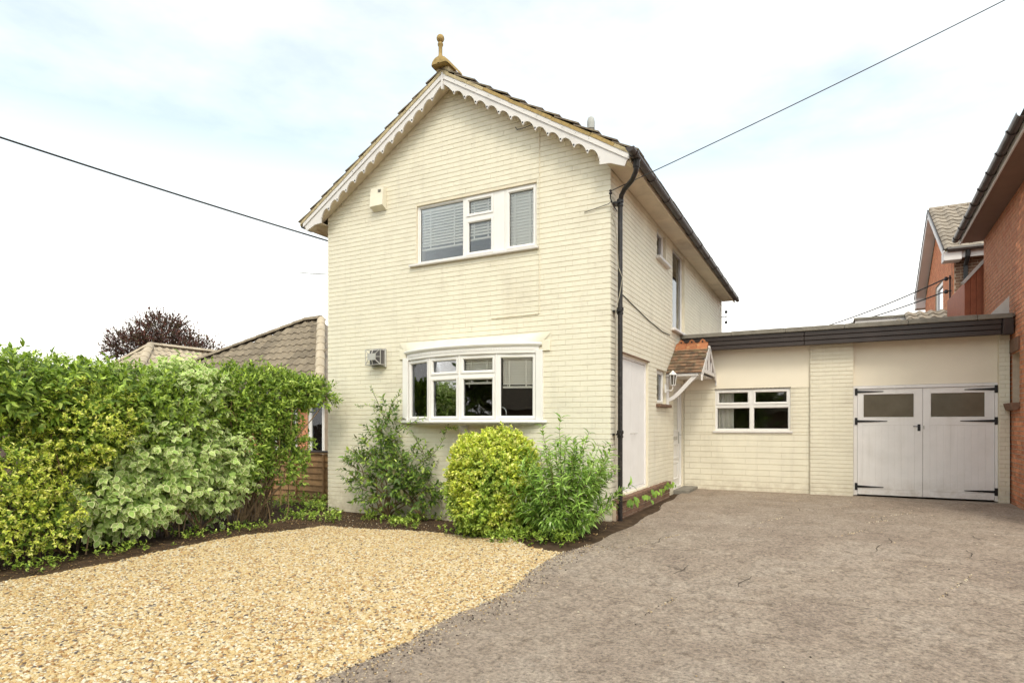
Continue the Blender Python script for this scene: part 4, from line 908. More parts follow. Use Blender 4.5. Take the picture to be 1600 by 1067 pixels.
bricks(pool, n0, nd, nn, -.02, 5.40, niv, gap=.011, hgap=.011, proud=.007, m='brick', off=S0)
place_bricks(pool, nb, 300)
nbx = wallxf(n0 - nn * .10, nd, nn)
window(nb, nbx, [(-.62, -.08, 1.87, 2.70, False)], label='small side window beside the garage pier', m='cream')
q = MB(wallxf(n0, nd, nn)); q.prism([(-.12, 1.86), (.0, 1.86), (.0, 1.79), (-.05, 1.74), (-.09, 1.75)], (-.66, 0, 0), (0, 1, 0), (0, 0, 1), (1, 0, 0), .62); q.build('window_sill', 'brownbrick', nb)
q = MB(wallxf(n0, nd, nn)); q.box(-.66, -.04, -.035, -.006, 2.70, 2.92); q.build('window_lintel', 'brownbrick', nb)
q = MB(wallxf(n0, nd, nn)); q.box(S0 - .2, S1 + .05, -.38, -.008, 5.30, 5.315); q.build('soffit', 'brown' if False else 'soffitb', nb) if 'soffitb' in MA else None
MA['soffitb'] = mat('brown_soffit', (.20, .125, .095), .7, var=.1, scale=3)
q = MB(wallxf(n0, nd, nn)); q.box(S0 - .2, S1 + .05, -.38, -.008, 5.30, 5.315); q.build('soffit', 'soffitb', nb)
q = MB(wallxf(n0, nd, nn)); q.box(S0 - .2, S1 + .05, -.402, -.381, 5.285, 5.44); q.build('fascia', 'whitewood', nb)
gxf = wallxf(n0, nd, nn)
q = MB(gxf); prof = [(math.cos(a) * .062, math.sin(a) * .062) for a in [math.pi + math.pi * k / 8 for k in range(9)]] + [(math.cos(a) * .056, math.sin(a) * .056) for a in [2 * math.pi - math.pi * k / 8 for k in range(9)]]
q.prism(prof, (S0 - .2, -.468, 5.40), (0, 1, 0), (0, 0, 1), (1, 0, 0), S1 + .10 - S0 + .2); NG = q.build('gutter', 'brown', nb)
q = MB(gxf); q.prism([(math.cos(a) * .061, math.sin(a) * .061) for a in [math.pi + math.pi * k / 8 for k in range(9)]], (S1 + .10, -.468, 5.40), (0, 1, 0), (0, 0, 1), (1, 0, 0), .008); q.build('end_cap', 'brown', NG)
s = S1 - .15
while s > S0:
    q = MB(gxf); pr2 = [(math.cos(a) * .074, math.sin(a) * .074) for a in [math.pi * .97 + math.pi * 1.06 * k / 8 for k in range(9)]] + [(math.cos(a) * .0625, math.sin(a) * .0625) for a in [2 * math.pi - math.pi * k / 8 for k in range(9)]]
    q.prism(pr2, (s, -.468, 5.40), (0, 1, 0), (0, 0, 1), (1, 0, 0), .05); q.build('gutter_bracket', 'brown', NG); s -= .75
q = MB(gxf); q.prism([(-.45, 5.445), (3.4, 7.3), (7.3, 5.445)], (S0 - .25, 0, 0), (0, 1, 0), (0, 0, 1), (1, 0, 0), S1 - S0 + .35); q.build('roof', 'graytile', nb)
# timber-clad cheek behind the rear corner
q = MB()
CL = thing('lean_to', (2.8, 15.9, .18), 'red-brown timber-clad lean-to with sloping white capping behind the brick house corner', 'lean-to')
q.prism([(2.60, 0), (4.2, 0), (4.2, 6.4), (2.60, 4.48)], (0, 15.64, 0), (1, 0, 0), (0, 0, 1), (0, 1, 0), 2.0); q.build('lean_to_body', 'cladding', CL)
for k in range(7):
    x0 = 2.60 + k * .10; q = MB(); q.prism([(x0, 3.0), (x0 + .094, 3.0), (x0 + .094, 4.48 + (x0 + .094 - 2.6) * 1.2), (x0, 4.48 + (x0 - 2.6) * 1.2)], (0, 15.61, 0), (1, 0, 0), (0, 0, 1), (0, 1, 0), .028); q.build('board', 'cladding', CL)
q = MB(); q.beam((2.575, 15.66, 4.49), (3.6, 15.66, 5.72), .16, .06, up=(0, 0, 1)); q.build('capping', 'whitewood', CL)

# ================================================================== SECOND BRICK HOUSE (behind)
b2 = thing('brick_house', (4, 21, .18), 'brown brick gabled house with grey pantiles seen above the garage roof', 'house')
gX, y0, y1, yr = 2.9, 18.69, 23.6, 20.97
W = MB(); wallgrid(W, (gX, 0, 0), (0, 1, 0), (-1, 0, 0), .25, [y0, y1], [0, 5.72], [(20.3, 21.6, 4.35, 5.55)]); W.prism([(y0, 5.72), (y1, 5.5), (yr, 7.45)], (gX, 0, 0), (0, 1, 0), (0, 0, 1), (1, 0, 0), .25); W.build('wall', 'mortarj', b2)
W = MB(); W.box(gX + .252, 8, y0, y0 + .25, 0, 5.8); W.box(7.75, 8, y0 + .26, y1, 0, 5.8); W.box(gX + .252, 7.74, y1 - .25, y1, 0, 5.5); W.box(gX + .3, 7.7, y0 + .3, y1 - .3, 3.5, 3.6); W.build('wall', 'mortarj', b2)
pool = []
def g2iv(za, zb):
    a, b = y0, y1
    if zb > 5.70: a = yr - (7.45 - zb) / .70; 
    if zb > 5.5: b = min(b, yr + (7.45 - zb) / .74)
    iv = [(a, b)] if b - a > .1 else []
    if za < 5.55 and zb > 4.35: iv = minus(iv, 20.3, 21.6)
    return iv
bricks(pool, (gX, 0, 0), (0, 1, 0), (-1, 0, 0), 3.3, 7.38, g2iv, gap=.011, hgap=.011, proud=.008, m='brick')
bricks(pool, (0, y0, 0), (1, 0, 0), (0, -1, 0), 3.3, 5.72, lambda a, b: [(gX + .002, 6)], gap=.011, hgap=.011, proud=.008, m='brownbrick')
place_bricks(pool, b2, 300)
window(b2, wallxf((gX + .03, 0, 0), (0, 1, 0), (-1, 0, 0)), [(20.3, 21.6, 4.35, 5.55, True)], label='white gable window', fw=.07, sw=.07)
q = MB(); q.box(gX - .08, gX - .012, 20.2, 21.7, 4.28, 4.345); q.build('window_sill', 'whitewood', b2)
sl2 = .69
for sg, yb in ((-1, y0 - .35), (1, 23.9)):
    run = abs(yb - yr); zb = 7.66 - sl2 * run; v = Vector((0, -sg, sl2)).normalized(); n_ = Vector((0, sg * sl2, 1)).normalized(); L_ = math.hypot(run, 7.66 - zb)
    q = MB(); q.prism([(0, 0), (5.6, 0), (5.6, L_), (0, L_)], Vector((gX - .24, yb, zb)) - n_ * .03, (1, 0, 0), v, n_, .028); q.build('roof_deck', 'mortar', b2)
    slope_tiles(b2, (gX - .25, yb, zb), (1, 0, 0), v, n_, 18, int(L_ / .30) + 1, .30, L_ / (int(L_ / .30) + 1), 'graytile', wavy=True, limit=150 if sg < 0 else 0, th=.014, lift=.03)
    q = MB(); q.beam((gX - .262, yb, zb - .09), (gX - .262, yr, 7.66 - .09), .022, .17, up=(0, 0, 1)); q.build('bargeboard', 'whitewood', b2)
    q = MB(); q.beam((gX - .13, yb + .1 * -sg, zb - .16), (gX - .13, yr, 7.66 - .18), .24, .012, up=(0, 0, 1)); q.build('soffit', 'whitewood', b2)
    q = MB(); q.beam((gX - .278, yb, zb + .03), (gX - .278, yr, 7.66 + .03), .02, .06, up=(0, 0, 1)); q.build('verge_trim', 'brown', b2)
q = MB(); q.cbox(gX - .27, gX + .1, y0 - .36, y0 - .005, 5.60, 5.83, .01); q.build('box_end', 'whitewood', b2)
q = MB(); q.box(gX + .1, 8, y0 - .30, y0 - .27, 5.66, 5.84); q.build('fascia', 'whitewood', b2)
q = MB(); q.tube([(gX - .2, y0 - .40, 5.86), (8, y0 - .40, 5.86)], .06, 8); q.build('gutter', 'brown', b2, smooth=True)
q = MB(); q.cbox(gX - .27, gX + .05, 23.55, 23.95, 5.30, 5.62, .01); q.build('box_end', 'whitewood', b2)
q = MB(); q.tube([(3.12, y0 - .38, 5.82), (3.12, y0 - .36, 5.68), (3.12, y0 - .10, 5.5), (3.12, y0 - .10, 5.3), (3.12, y0 - .10, .2)], .05, 8); q.build('downpipe', 'black', b2, smooth=True)
q = MB(); q.tube([(gX - .05, 18.95, 3.4), (gX - .05, 18.95, 5.35)], .02, 6)
for z in (5.28, 4.95): q.tube([(gX - .02, 18.95, z), (gX - .14, 18.95, z)], .02, 6); q.lathe((gX - .13, 18.95, z - .06), [(.03, 0), (.05, .03), (.03, .1)], 8)
q.build('cable_bracket', 'black', b2)
q = MB()
for k in range(12): a0 = gX - .24 + k * .45; q.tube([(a0, yr, 7.70), (a0 + .44, yr, 7.70)], .07, 8)
q.build('ridge', 'graytile', b2, smooth=True)
fe = thing('flat_roof_extension', (1.6, 20, .18), 'white-edged flat-roofed extension just visible above the garage roof', 'extension')
q = MB(); q.box(.80, 2.85, 19.05, 21, .1, 4.20); q.build('wall', 'brownbrick', fe)
q = MB(); q.box(.74, 2.87, 18.96, 21, 4.21, 4.37); q.build('fascia', 'whitewood', fe)
q = MB(); q.box(.70, 2.88, 18.92, 21, 4.371, 4.43); q.build('roof_edge', 'felt', fe)
pt = thing('lean_to_roof', (2.5, 18.4, .18), 'small slope of pantiles between the flat extension and the brown brick house', 'roof')
slope_tiles(pt, (1.62, 18.30, 4.05), (1, .0, 0), (0, .8, .42), (0, -.42, .8), 5, 3, .25, .27, 'graytile', wavy=True, limit=15, mask=lambda s, t: s > t * .55)
q = MB(); q.box(1.70, 2.87, 18.45, 18.6, .1, 4.05); q.build('wall', 'brownbrick', pt)

# ================================================================== BUNGALOWS (left)
def tri_mask(poly):
    def f(s, t):
        c = False; j = len(poly) - 1
        for i in range(len(poly)):
            xi_, yi_ = poly[i]; xj, yj = poly[j]
            if (yi_ > t) != (yj > t) and s < (xj - xi_) * (t - yi_) / (yj - yi_) + xi_: c = not c
            j = i
        return c
    return f
def roof_face(parent, A, B, Cc, Dd, m, limit, tw=.30, gauge=.30, ridge_m=None):
    """planar face: eave A->B, ridge D->C (D above A side)"""
    A, B, Cc, Dd = map(Vector, (A, B, Cc, Dd)); u = (B - A).normalized(); n = u.cross(Dd - A).normalized(); 
    if n.z < 0: n = -n
    v = n.cross(u).normalized()
    if v.z < 0: v = -v
    pr_ = lambda p: ((p - A).dot(u), (p - A).dot(v)); poly = [pr_(p) for p in (A, B, Cc, Dd)]
    q = MB(); q.add([A - n * .02, B - n * .02, Cc - n * .02, Dd - n * .02], [(0, 1, 2, 3)]); q.build('roof_deck', 'mortar', parent)
    Lv = max(p[1] for p in poly); nv = int(Lv / gauge); 
    slope_tiles(parent, A, u, v, n, int((B - A).length / tw) + 1, nv, tw, Lv / nv, m, wavy=True, limit=limit, mask=tri_mask(poly), th=.016, lift=.035)
def hip(parent, a, b, m, r=.13, n=None, L=.42):
    a, b = Vector(a), Vector(b); d = (b - a); k = max(1, int(d.length / L)); d /= k
    for i in range(k):
        p0 = a + d * i; p1 = a + d * (i + 1.03); q = MB(); side = d.cross(Vector((0, 0, 1))).normalized(); up = side.cross(d).normalized(); vs = []
        for p, rr in ((p0, r * 1.06), (p1, r * .94)):
            for j in range(9): a_ = math.pi * j / 8; vs.append(p + side * rr * math.cos(a_) + up * rr * .8 * math.sin(a_))
        q.add(vs, [(j, j + 1, 9 + j + 1, 9 + j) for j in range(8)] + [tuple(range(9)), tuple(range(17, 8, -1))]); q.build('hip_tile', m, parent, smooth=True)
b3 = thing('bungalow', (-15, 14, 0), 'brick bungalow with brown pantiled hipped roof half hidden behind the hedge and the cream house', 'bungalow')
E1, E2, R1, R2 = (-21.5, 11.8, 2.5), (-11.9, 11.8, 2.5), (-14.2, 14.15, 4.8), (-14.86, 14.15, 4.8)
roof_face(b3, E1, E2, R1, R2, 'browntile', 240)
q = MB(); q.add([R1, (-11.9, 16.5, 2.5), E2], [(0, 1, 2)]); q.add([R2, E1, (-21.5, 16.5, 2.5)], [(0, 1, 2)]); q.add([R1, R2, (-21.5, 16.5, 2.5), (-11.9, 16.5, 2.5)], [(0, 1, 2, 3)]); q.build('roof', 'graytile', b3)
up = Vector((0, 0, .06))
hip(b3, Vector(E2) + up, Vector(R1) + up, 'paletile'); hip(b3, Vector(R1) + up, Vector(R2) + up, 'browntile', r=.15); hip(b3, Vector(E1) + up, Vector(R2) + up, 'browntile', r=.14)
W = MB(); wallgrid(W, (0, 12.3, 0), (1, 0, 0), (0, -1, 0), .25, [-21, -12.2], [-.3, 2.5], [(-12.85, -12.22, .62, 2.38), (-14.2, -13.25, .62, 2.38)]); W.box(-12.44, -12.2, 12.56, 16.2, -.3, 2.5); W.box(-21, -12.5, 14, 14.1, -.3, 2.4); W.build('wall', 'mortarj', b3)
pool = []
bricks(pool, (0, 12.3, 0), (1, 0, 0), (0, -1, 0), 0, 2.45, lambda a, b: minus(minus([(-21, -12.2)], -12.85, -12.22), -14.2, -13.25) if .62 < (a + b) / 2 < 2.38 else [(-21, -12.2)], gap=.011, hgap=.011, proud=.008, m='brick')
place_bricks(pool, b3, 60)
bx = wallxf((0, 12.33, 0), (1, 0, 0), (0, -1, 0))
window(b3, bx, [(-12.85, -12.22, .62, 2.38, True)], label='tall white window beside the house corner', fw=.06, sw=.06); window(b3, bx, [(-14.2, -13.25, .62, 2.38, True)], fw=.06, sw=.06)
q = MB(); q.box(-21.3, -12.0, 11.86, 11.9, 2.38, 2.5); q.build('fascia', 'whitewood', b3)
b4 = thing('bungalow', (-25, 18, 0), 'far bungalow with pale hip tiles rising over the middle of the hedge', 'bungalow')
AP, RB = (-25.07, 15.36, 4.8), (-24.9, 20.2, 4.8)
roof_face(b4, (-27.6, 12.9, 2.5), (-22.5, 12.9, 2.5), AP, AP, 'paletile', 60)
roof_face(b4, (-22.5, 12.9, 2.5), (-22.5, 22.6, 2.5), RB, AP, 'paletile', 120)
q = MB(); q.add([AP, RB, (-27.6, 22.6, 2.5), (-27.6, 12.9, 2.5)], [(0, 1, 2, 3)]); q.add([RB, (-22.5, 22.6, 2.5), (-27.6, 22.6, 2.5)], [(0, 1, 2)]); q.build('roof', 'paletile', b4)
hip(b4, Vector((-22.5, 12.9, 2.5)) + up, Vector(AP) + up, 'paletile', r=.16); hip(b4, Vector((-27.6, 12.9, 2.5)) + up, Vector(AP) + up, 'paletile'); hip(b4, Vector(AP) + up, Vector(RB) + up, 'paletile', r=.14)
q = MB(); q.box(-27.3, -22.8, 13.2, 22.3, -.3, 2.5); q.build('wall', 'brick', b4)

# ---- timber fence panel between hedge and house
fc = thing('fence', (-8.9, 8.6, 0), 'weathered orange lap fence panel between the hedge and the house corner', 'fence')
for k in range(8):
    z = -.02 + k * .118; q = MB(); n_s = 16
    for i in range(n_s + 1):
        x = -10.1 + 2.18 * i / n_s; w1 = .010 * noise.noise(Vector((x * 2.2, k * 3.1, 0))); w2 = .012 * noise.noise(Vector((x * 2.2, k * 3.1 + 1.5, 5)))
        q.v += [(x, 8.585 + .012, z + w1 + .002), (x, 8.585 - .012, z + w1), (x, 8.605, z + .135 + w2), (x, 8.615, z + .135 + w2)]
    q.f = [(4 * i + j, 4 * i + 4 + j, 4 * i + 4 + (j + 1) % 4, 4 * i + (j + 1) % 4) for i in range(n_s) for j in range(4)]
    q.build('lap_board', 'timber', fc)
for x in (-9.95, -9.28, -8.55): q = MB(); q.box(x, x + .035, 8.548, 8.569, -.02, .93); q.build('batten', 'timber', fc)
q = MB(); q.box(-10.1, -7.92, 8.55, 8.64, .945, .975); q.build('rail', 'timber', fc)
q = MB(); q.box(-10.12, -7.90, 8.54, 8.66, .976, 1.005); q.build('capping', 'brown', fc)

# ---- aerial, cables, pole
an = thing('tv_aerial', (-13.9, 14.75, 4.4), 'thin television aerial poking out beside the left corner of the house', 'aerial')
mx_ = (-12.3, 14.6)
q = MB(); q.tube([(-13.9, 14.75, 4.3), (-13.9, 14.75, 6.6)], .02, 6); q.build('mast', 'galv', an)
q = MB(); q.tube([(-13.9, 14.75, 6.36), (-15.2, 14.3, 6.48)], .014, 5)
for k in range(11):
    a = Vector((-14.2 - k * .10, 14.65 - k * .033, 6.38 + k * .010)); q.tube([a + Vector((.04, -.17, -.03)), a - Vector((.04, -.17, -.03))], .011, 4)
q.build('aerial_rods', 'galv', an)
def cable(name, a, b, sag, r, m, label):
    a, b = Vector(a), Vector(b); q = MB(); q.tube([a.lerp(b, t_ / 24) - Vector((0, 0, sag * 4 * (t_ / 24) * (1 - t_ / 24))) for t_ in range(25)], r, 6); return tag(q.build(name, m, None, smooth=True), label, 'cable')
cable('overhead_cable', (-7.95, 8.55, 4.84), (-11.62, 1.35, 6.02), .06, .014, 'wire', 'thick black overhead cable falling from upper left to the house wall')
cable('overhead_cable', (-2.59, 7.88, 4.68), (3.3, 9.25, 7.1), .05, .006, 'wire', 'thin overhead cable rising from the corner bracket to the upper right')
cable('overhead_cable', (gX - .14, 18.95, 5.28), (-3.5, 27.0, 4.9), .35, .017, 'wire', 'upper of two thin cables sagging over the garage roof')
cable('overhead_cable', (gX - .14, 18.95, 4.95), (-1.5, 23.0, 4.5), .15, .017, 'wire', 'lower of two thin cables sagging over the garage roof')

# ================================================================== PLANTS
def unit(a): return a / np.maximum(np.linalg.norm(a, axis=1, keepdims=True), 1e-9)
def leaves(name, P, A, Nn, L, Wd, C, parent=None, edge=None, m='leaf', fold=.18, droop=.15, tipw=.62, kind=None):
    """P base point, A axis, Nn face normal, L length, Wd width; each leaf is a folded, drooping 7-vertex blade"""
    n = len(P); A = unit(A); S = unit(np.cross(A, Nn)); U = unit(np.cross(S, A)); L = np.broadcast_to(L, (n,))[:, None]; Wd = np.broadcast_to(Wd, (n,))[:, None]
    h = Wd * fold
    v = [P, P + A * L * .30 - S * Wd * .42 + U * h, P + A * L * .30 + S * Wd * .42 + U * h,
         P + A * L * .66 - S * Wd * .5 * tipw + U * (h * .8 - L * droop * .3), P + A * L * .66 + S * Wd * .5 * tipw + U * (h * .8 - L * droop * .3),
         P + A * L - U * L * droop, P + A * L * .48 - U * L * droop * .05]
    if edge is None:
        V = np.stack(v, 1).reshape(-1, 3); F0 = np.array([[0, 2, 6], [2, 4, 6], [4, 5, 6], [5, 3, 6], [3, 1, 6], [1, 0, 6]]); nv_ = 7
        Cc = np.repeat(C[:, None, :], 7, 1)
    else:            # pale rim round a green heart
        inn = [v[6] + (q - v[6]) * .70 for q in v[:6]]; V = np.stack(v + inn, 1).reshape(-1, 3); nv_ = 13; cyc = [0, 2, 4, 5, 3, 1]; F0 = []
        for i in range(6):
            p_, q_ = cyc[i], cyc[(i + 1) % 6]; F0 += [[7 + p_, 7 + q_, 6], [p_, q_, 7 + q_], [p_, 7 + q_, 7 + p_]]
        F0 = np.array(F0); Cc = np.repeat(C[:, None, :], 13, 1); Cc[:, :6, :] = edge[:, None, :]
    F = (F0[None] + (np.arange(n) * nv_)[:, None, None]).reshape(-1, 3)
    kw = {'kind': kind} if kind else {}
    return npmesh(name, V, F, Cc.reshape(-1, 3), m, parent, **kw)
def sprig_leaves(P, Dn, SLn, k, LL, LW, spread=.9, updir=.35):
    """k leaves set alternately along each sprig; returns bases, axes, normals"""
    n = len(P); Dn = unit(Dn); T = RNG.normal(size=(n, 3)); X = unit(np.cross(Dn, T)); Y = np.cross(Dn, X)
    B, Aa, Nn = [], [], []
    for i in range(k):
        f = (i + .6) / k; a = i * 2.4 + RNG.normal(size=n) * .35; rad = X * np.cos(a)[:, None] + Y * np.sin(a)[:, None]
        sp = spread * (1 - .45 * f)
        ax = unit(Dn * (1 - sp * .55) + rad * sp + RNG.normal(size=(n, 3)) * .12); b = P + Dn * (SLn[:, None] * f)
        nr = unit(Dn * .6 - rad * .25 + np.array([0, 0, updir + .3]) + RNG.normal(size=(n, 3)) * .25); nr = unit(nr - ax * (nr * ax).sum(1)[:, None])
        B.append(b); Aa.append(ax); Nn.append(nr)
    return np.concatenate(B), np.concatenate(Aa), np.concatenate(Nn)
def fbm(P, s, seed=0):
    P = P * s + seed * 17.3; v = np.zeros(len(P))
    for k, (a, b, c) in enumerate(((1, 1.3, .7), (1.9, .8, 1.6), (2.9, 3.1, 2.2), (4.7, 4.1, 5.3))):
        v += (np.sin(P[:, 0] * a + k + 1.7 * np.sin(P[:, 1] * b)) * np.cos(P[:, 2] * c + k * 2 + 1.3 * np.sin(P[:, 0] * b))) / (1 + k * .6)
    return v / 2
def pal(colors, n, w=None, jit=.18):
    c = np.array(colors)[RNG.choice(len(colors), n, p=w)]; return np.clip(c * (1 + RNG.normal(size=(n, 1)) * jit), .004, 1) 
def blob_points(c, r, n, shell=(.72, 1.02), power=2.6, bump=.10, seed=0, face=None, zmin=.03):
    """random points in the outer shell of a lumpy super-ellipsoid with their outward directions"""
    d = unit(RNG.normal(size=(int(n * 1.0), 3)))
    if face is not None: d = d[(d @ np.array(face)) > -.35]
    k = (np.abs(d) ** power).sum(1) ** (-1 / power); s = RNG.uniform(shell[0] ** 3, shell[1] ** 3, len(d)) ** (1 / 3)
    base = d * k[:, None] * np.array(r); b = 1 + bump * fbm(base, 3.2, seed) + bump * .5 * fbm(base, 8, seed + 3)
    P = np.array(c) + base * (s * b)[:, None]; nrm = unit(base / np.array(r) ** 2)
    ok = P[:, 2] > zmin; return P[ok], nrm[ok]
GREENS = [(.15, .235, .03), (.23, .33, .05), (.085, .145, .025), (.32, .42, .07)]
LIGHT = [(.42, .54, .10), (.52, .62, .15), (.34, .45, .08)]
GOLD = [(.56, .60, .09), (.66, .68, .13), (.46, .54, .08), (.36, .46, .06), (.80, .78, .26)]
def stems(parent, base, tips, r0=.015, m='bark', wob=.06, name='stem', n=6):
    for tp_ in tips:
        a = Vector(base) if not isinstance(base, list) else Vector(random.choice(base)); b = Vector(tp_); p = []
        for k in range(n + 1):
            t_ = k / n; w_ = math.sin(math.pi * t_) * wob; p.append(a.lerp(b, t_) + Vector((random.gauss(0, w_), random.gauss(0, w_), w_ * .8)))
        q = MB(); q.tube(p, [r0 * (1 - .75 * k / n) for k in range(n + 1)], 6, cap=False); q.build(name, m, parent, smooth=True)
def twigs(parent, P, Dn, Ls, r=.0022, m='darktwig'):
    n = len(P); Dn = unit(Dn); X = unit(np.cross(Dn, RNG.normal(size=(n, 3)))); Y = np.cross(Dn, X); V = []
    for t_, rr in ((0, r), (1, r * .5)):
        for a in (0, 2.09, 4.19): V.append(P + Dn * (Ls * t_)[:, None] + (X * math.cos(a) + Y * math.sin(a)) * rr)
    V = np.stack(V, 1).reshape(-1, 3); F0 = np.array([[0, 1, 4, 3], [1, 2, 5, 4], [2, 0, 3, 5]]); F = (F0[None] + (np.arange(n) * 6)[:, None, None]).reshape(-1, 4)
    return npmesh('twig', V, F, None, m, parent, kind='stuff')
def shrub(name, label, cat, blobs, nspr, k, LL, LW, colors, w=None, edge=None, base=None, stem_n=8, spread=.9, outw=.8, up=.35, sl=.10, group=None, gap=.0, gapscale=2.5, fold=.18, droop=.15, hang=0, shell=(.62, 1.03), bump=.14, seed=1, m='leaf', tipw=.62, stem_r=.016, face=(.6, -.75, .3), core=1.0, dens=2.0, power=2.6, patch=None, zmin=.03):
    nspr = int(nspr * dens); LL *= 1.12; LW *= 1.18
    c0 = blobs[0][0]; t_ = thing(name, (c0[0], c0[1], 0), label, cat, group); Ps, Ns = [], []
    vol = sum(b[1][0] * b[1][1] + b[1][1] * b[1][2] + b[1][0] * b[1][2] for b in blobs)
    for i, (c, r) in enumerate(blobs):
        nb_ = int(nspr * (r[0] * r[1] + r[1] * r[2] + r[0] * r[2]) / vol); P, Nr = blob_points(c, r, nb_, shell, power=power, seed=seed + i, bump=bump, face=face, zmin=zmin); Ps.append(P); Ns.append(Nr)
    P = np.concatenate(Ps); Nr = np.concatenate(Ns)
    if core:
        Pc, Nc = [], []
        for i, (c, r) in enumerate(blobs):
            p_, n_ = blob_points(c, [q * .8 for q in r], int(core * nspr * .55 * (r[0] * r[1] + r[1] * r[2] + r[0] * r[2]) / vol), (.25, .95), power=power, seed=seed + i, bump=bump, face=face, zmin=zmin + .05); Pc.append(p_); Nc.append(n_)
        Pc, Nc = np.concatenate(Pc), np.concatenate(Nc); n = len(Pc); B, Aa, Nn = sprig_leaves(Pc, Nc + RNG.normal(size=Nc.shape) * .5, np.full(n, sl * 1.2), 6, LL, LW, 1.0)
        L_ = LL * 1.25 * RNG.uniform(.7, 1.25, len(B)); leaves('inner_foliage', B, Aa, Nn + np.array([.5, -.6, .3]), L_, L_ * LW / LL * 1.1, pal(colors, len(B), w) , t_, m=m, kind='stuff')
    if gap: keep = fbm(P, gapscale, seed + 9) > -1 + gap; P, Nr = P[keep], Nr[keep]
    n = len(P); Dn = unit(Nr * outw + np.array([0, 0, up]) + RNG.normal(size=(n, 3)) * .45); S_ = RNG.uniform(.6, 1.4, n) * sl
    B, Aa, Nn = sprig_leaves(P, Dn, S_, k, LL, LW, spread)
    if hang: Aa = unit(Aa + np.array([0, 0, -hang]))
    Nn = unit(Nn + np.array([.25, -.35, .45])); Nn = unit(Nn - Aa * (Nn * Aa).sum(1)[:, None])
    N_ = len(B); L_ = LL * RNG.uniform(.6, 1.25, N_); C = pal(colors, N_, w)
    if patch: C = np.where((fbm(B, patch[1], seed + 6) + (patch[3] * (B[:, 2] - .75) if len(patch) > 3 else 0) + RNG.normal(size=N_) * .18 > patch[2])[:, None], pal(patch[0], N_), C)
    cl = 1 + .16 * fbm(B, 5, seed + 4); C = np.clip(C * cl[:, None], .005, 1)
    E_ = np.clip(pal([edge], N_, None, .08), 0, 1) if edge else None
    leaves('foliage', B, Aa, Nn, L_, L_ * LW / LL, C, t_, edge=E_, m=m, fold=fold, droop=droop, tipw=tipw, kind='stuff')
    twigs(t_, P - Dn * .05, Dn, S_ + .06)
    if base:
        tips = [tuple(P[i]) for i in RNG.choice(n, stem_n, replace=False)]
        stems(t_, [Vector(b_) for b_ in base], tips, r0=stem_r)
    return t_
# hedge: mixed shrubs side by side
HG = 'mixed shrubs of the boundary hedge'
shrub('golden_privet', 'gold and green privet filling the lower left end of the hedge', 'shrub', [((-8.05, 2.9, 1.05), (.62, .95, .62)), ((-7.95, 3.4, .45), (.52, .60, .45)), ((-8.0, 4.05, 1.45), (.62, .55, .55)), ((-8.0, 1.6, 1.0), (.75, 1.0, .95)), ((-7.9, 2.35, .35), (.5, .45, .35))],
      3600, 8, .038, .022, GREENS + LIGHT, [.22, .2, .12, .16, .1, .08, .12], patch=(GOLD, 1.7, -.20), zmin=.12, dens=1.7, base=[(-8.0, 3.2, 0), (-7.95, 3.9, 0), (-8.1, 2.4, 0)], stem_n=12, gap=.42, group=HG, seed=2, sl=.09)
shrub('laurel_shrub', 'glossy pointed green leaves rising highest at the left end of the hedge', 'shrub', [((-8.25, 2.7, 1.78), (.72, 1.15, .52)), ((-8.35, 1.2, 1.75), (.8, 1.2, .6)), ((-8.3, 4.1, 1.76), (.7, .9, .50))],
      1500, 8, .088, .034, GREENS + LIGHT, [.22, .26, .12, .18, .08, .06, .08], base=[(-8.3, 2.6, 0), (-8.4, 3.6, 0), (-8.4, 1.4, 0)], stem_n=9, group=HG, seed=5, sl=.115, hang=.25, up=.5, bump=.13)
shrub('variegated_dogwood', 'shrub with cream-edged pale leaves in the middle of the hedge', 'shrub', [((-8.05, 5.15, .95), (.52, .95, .66)), ((-7.98, 4.5, .55), (.45, .60, .42)), ((-8.05, 5.85, .8), (.46, .45, .6)), ((-8.15, 5.45, 1.9), (.45, .45, .46))],
      900, 7, .082, .056, [(.36, .48, .15), (.44, .55, .20), (.28, .40, .11)], None, edge=(.88, .86, .52), base=[(-7.95, 5.1, 0), (-7.95, 5.6, 0), (-7.9, 4.6, 0)], stem_n=12, group=HG, seed=8, sl=.13, hang=.55, m='leafmatt', droop=.2, gap=.4, zmin=.16, tipw=.8)
shrub('hedge_shrub', 'plain mid-green shrub between the laurel and the dogwood top of the hedge', 'shrub', [((-8.25, 4.9, 1.55), (.68, .95, .68)), ((-8.4, 5.9, 1.7), (.6, .7, .6)), ((-8.45, 4.6, .7), (.5, 1.1, .7))],
      1500, 8, .066, .031, GREENS + LIGHT, [.2, .24, .14, .18, .1, .06, .08], base=[(-8.35, 4.9, 0), (-8.4, 5.6, 0)], stem_n=8, group=HG, seed=11, sl=.11, gap=.3, bump=.13)
shrub('privet_shrub', 'tall green shrub with bare lower stems at the house end of the hedge', 'shrub', [((-8.15, 6.55, 1.85), (.52, .82, .52)), ((-8.1, 7.2, 1.9), (.36, .42, .45)), ((-8.1, 6.3, 1.0), (.42, .50, .62)), ((-8.05, 7.15, 1.05), (.33, .38, .55)), ((-7.93, 7.5, 2.05), (.22, .20, .24)), ((-7.62, 7.55, 2.0), (.24, .18, .16))],
      1400, 8, .070, .031, GREENS + LIGHT, [.22, .22, .14, .16, .1, .08, .08], base=[(-8.02, 6.35, 0), (-7.98, 6.55, 0), (-8.05, 6.75, 0), (-8.08, 6.5, 0)], stem_n=18, group=HG, seed=14, sl=.13, gap=.66, gapscale=3.2, stem_r=.022, bump=.25, core=.45, zmin=.38)
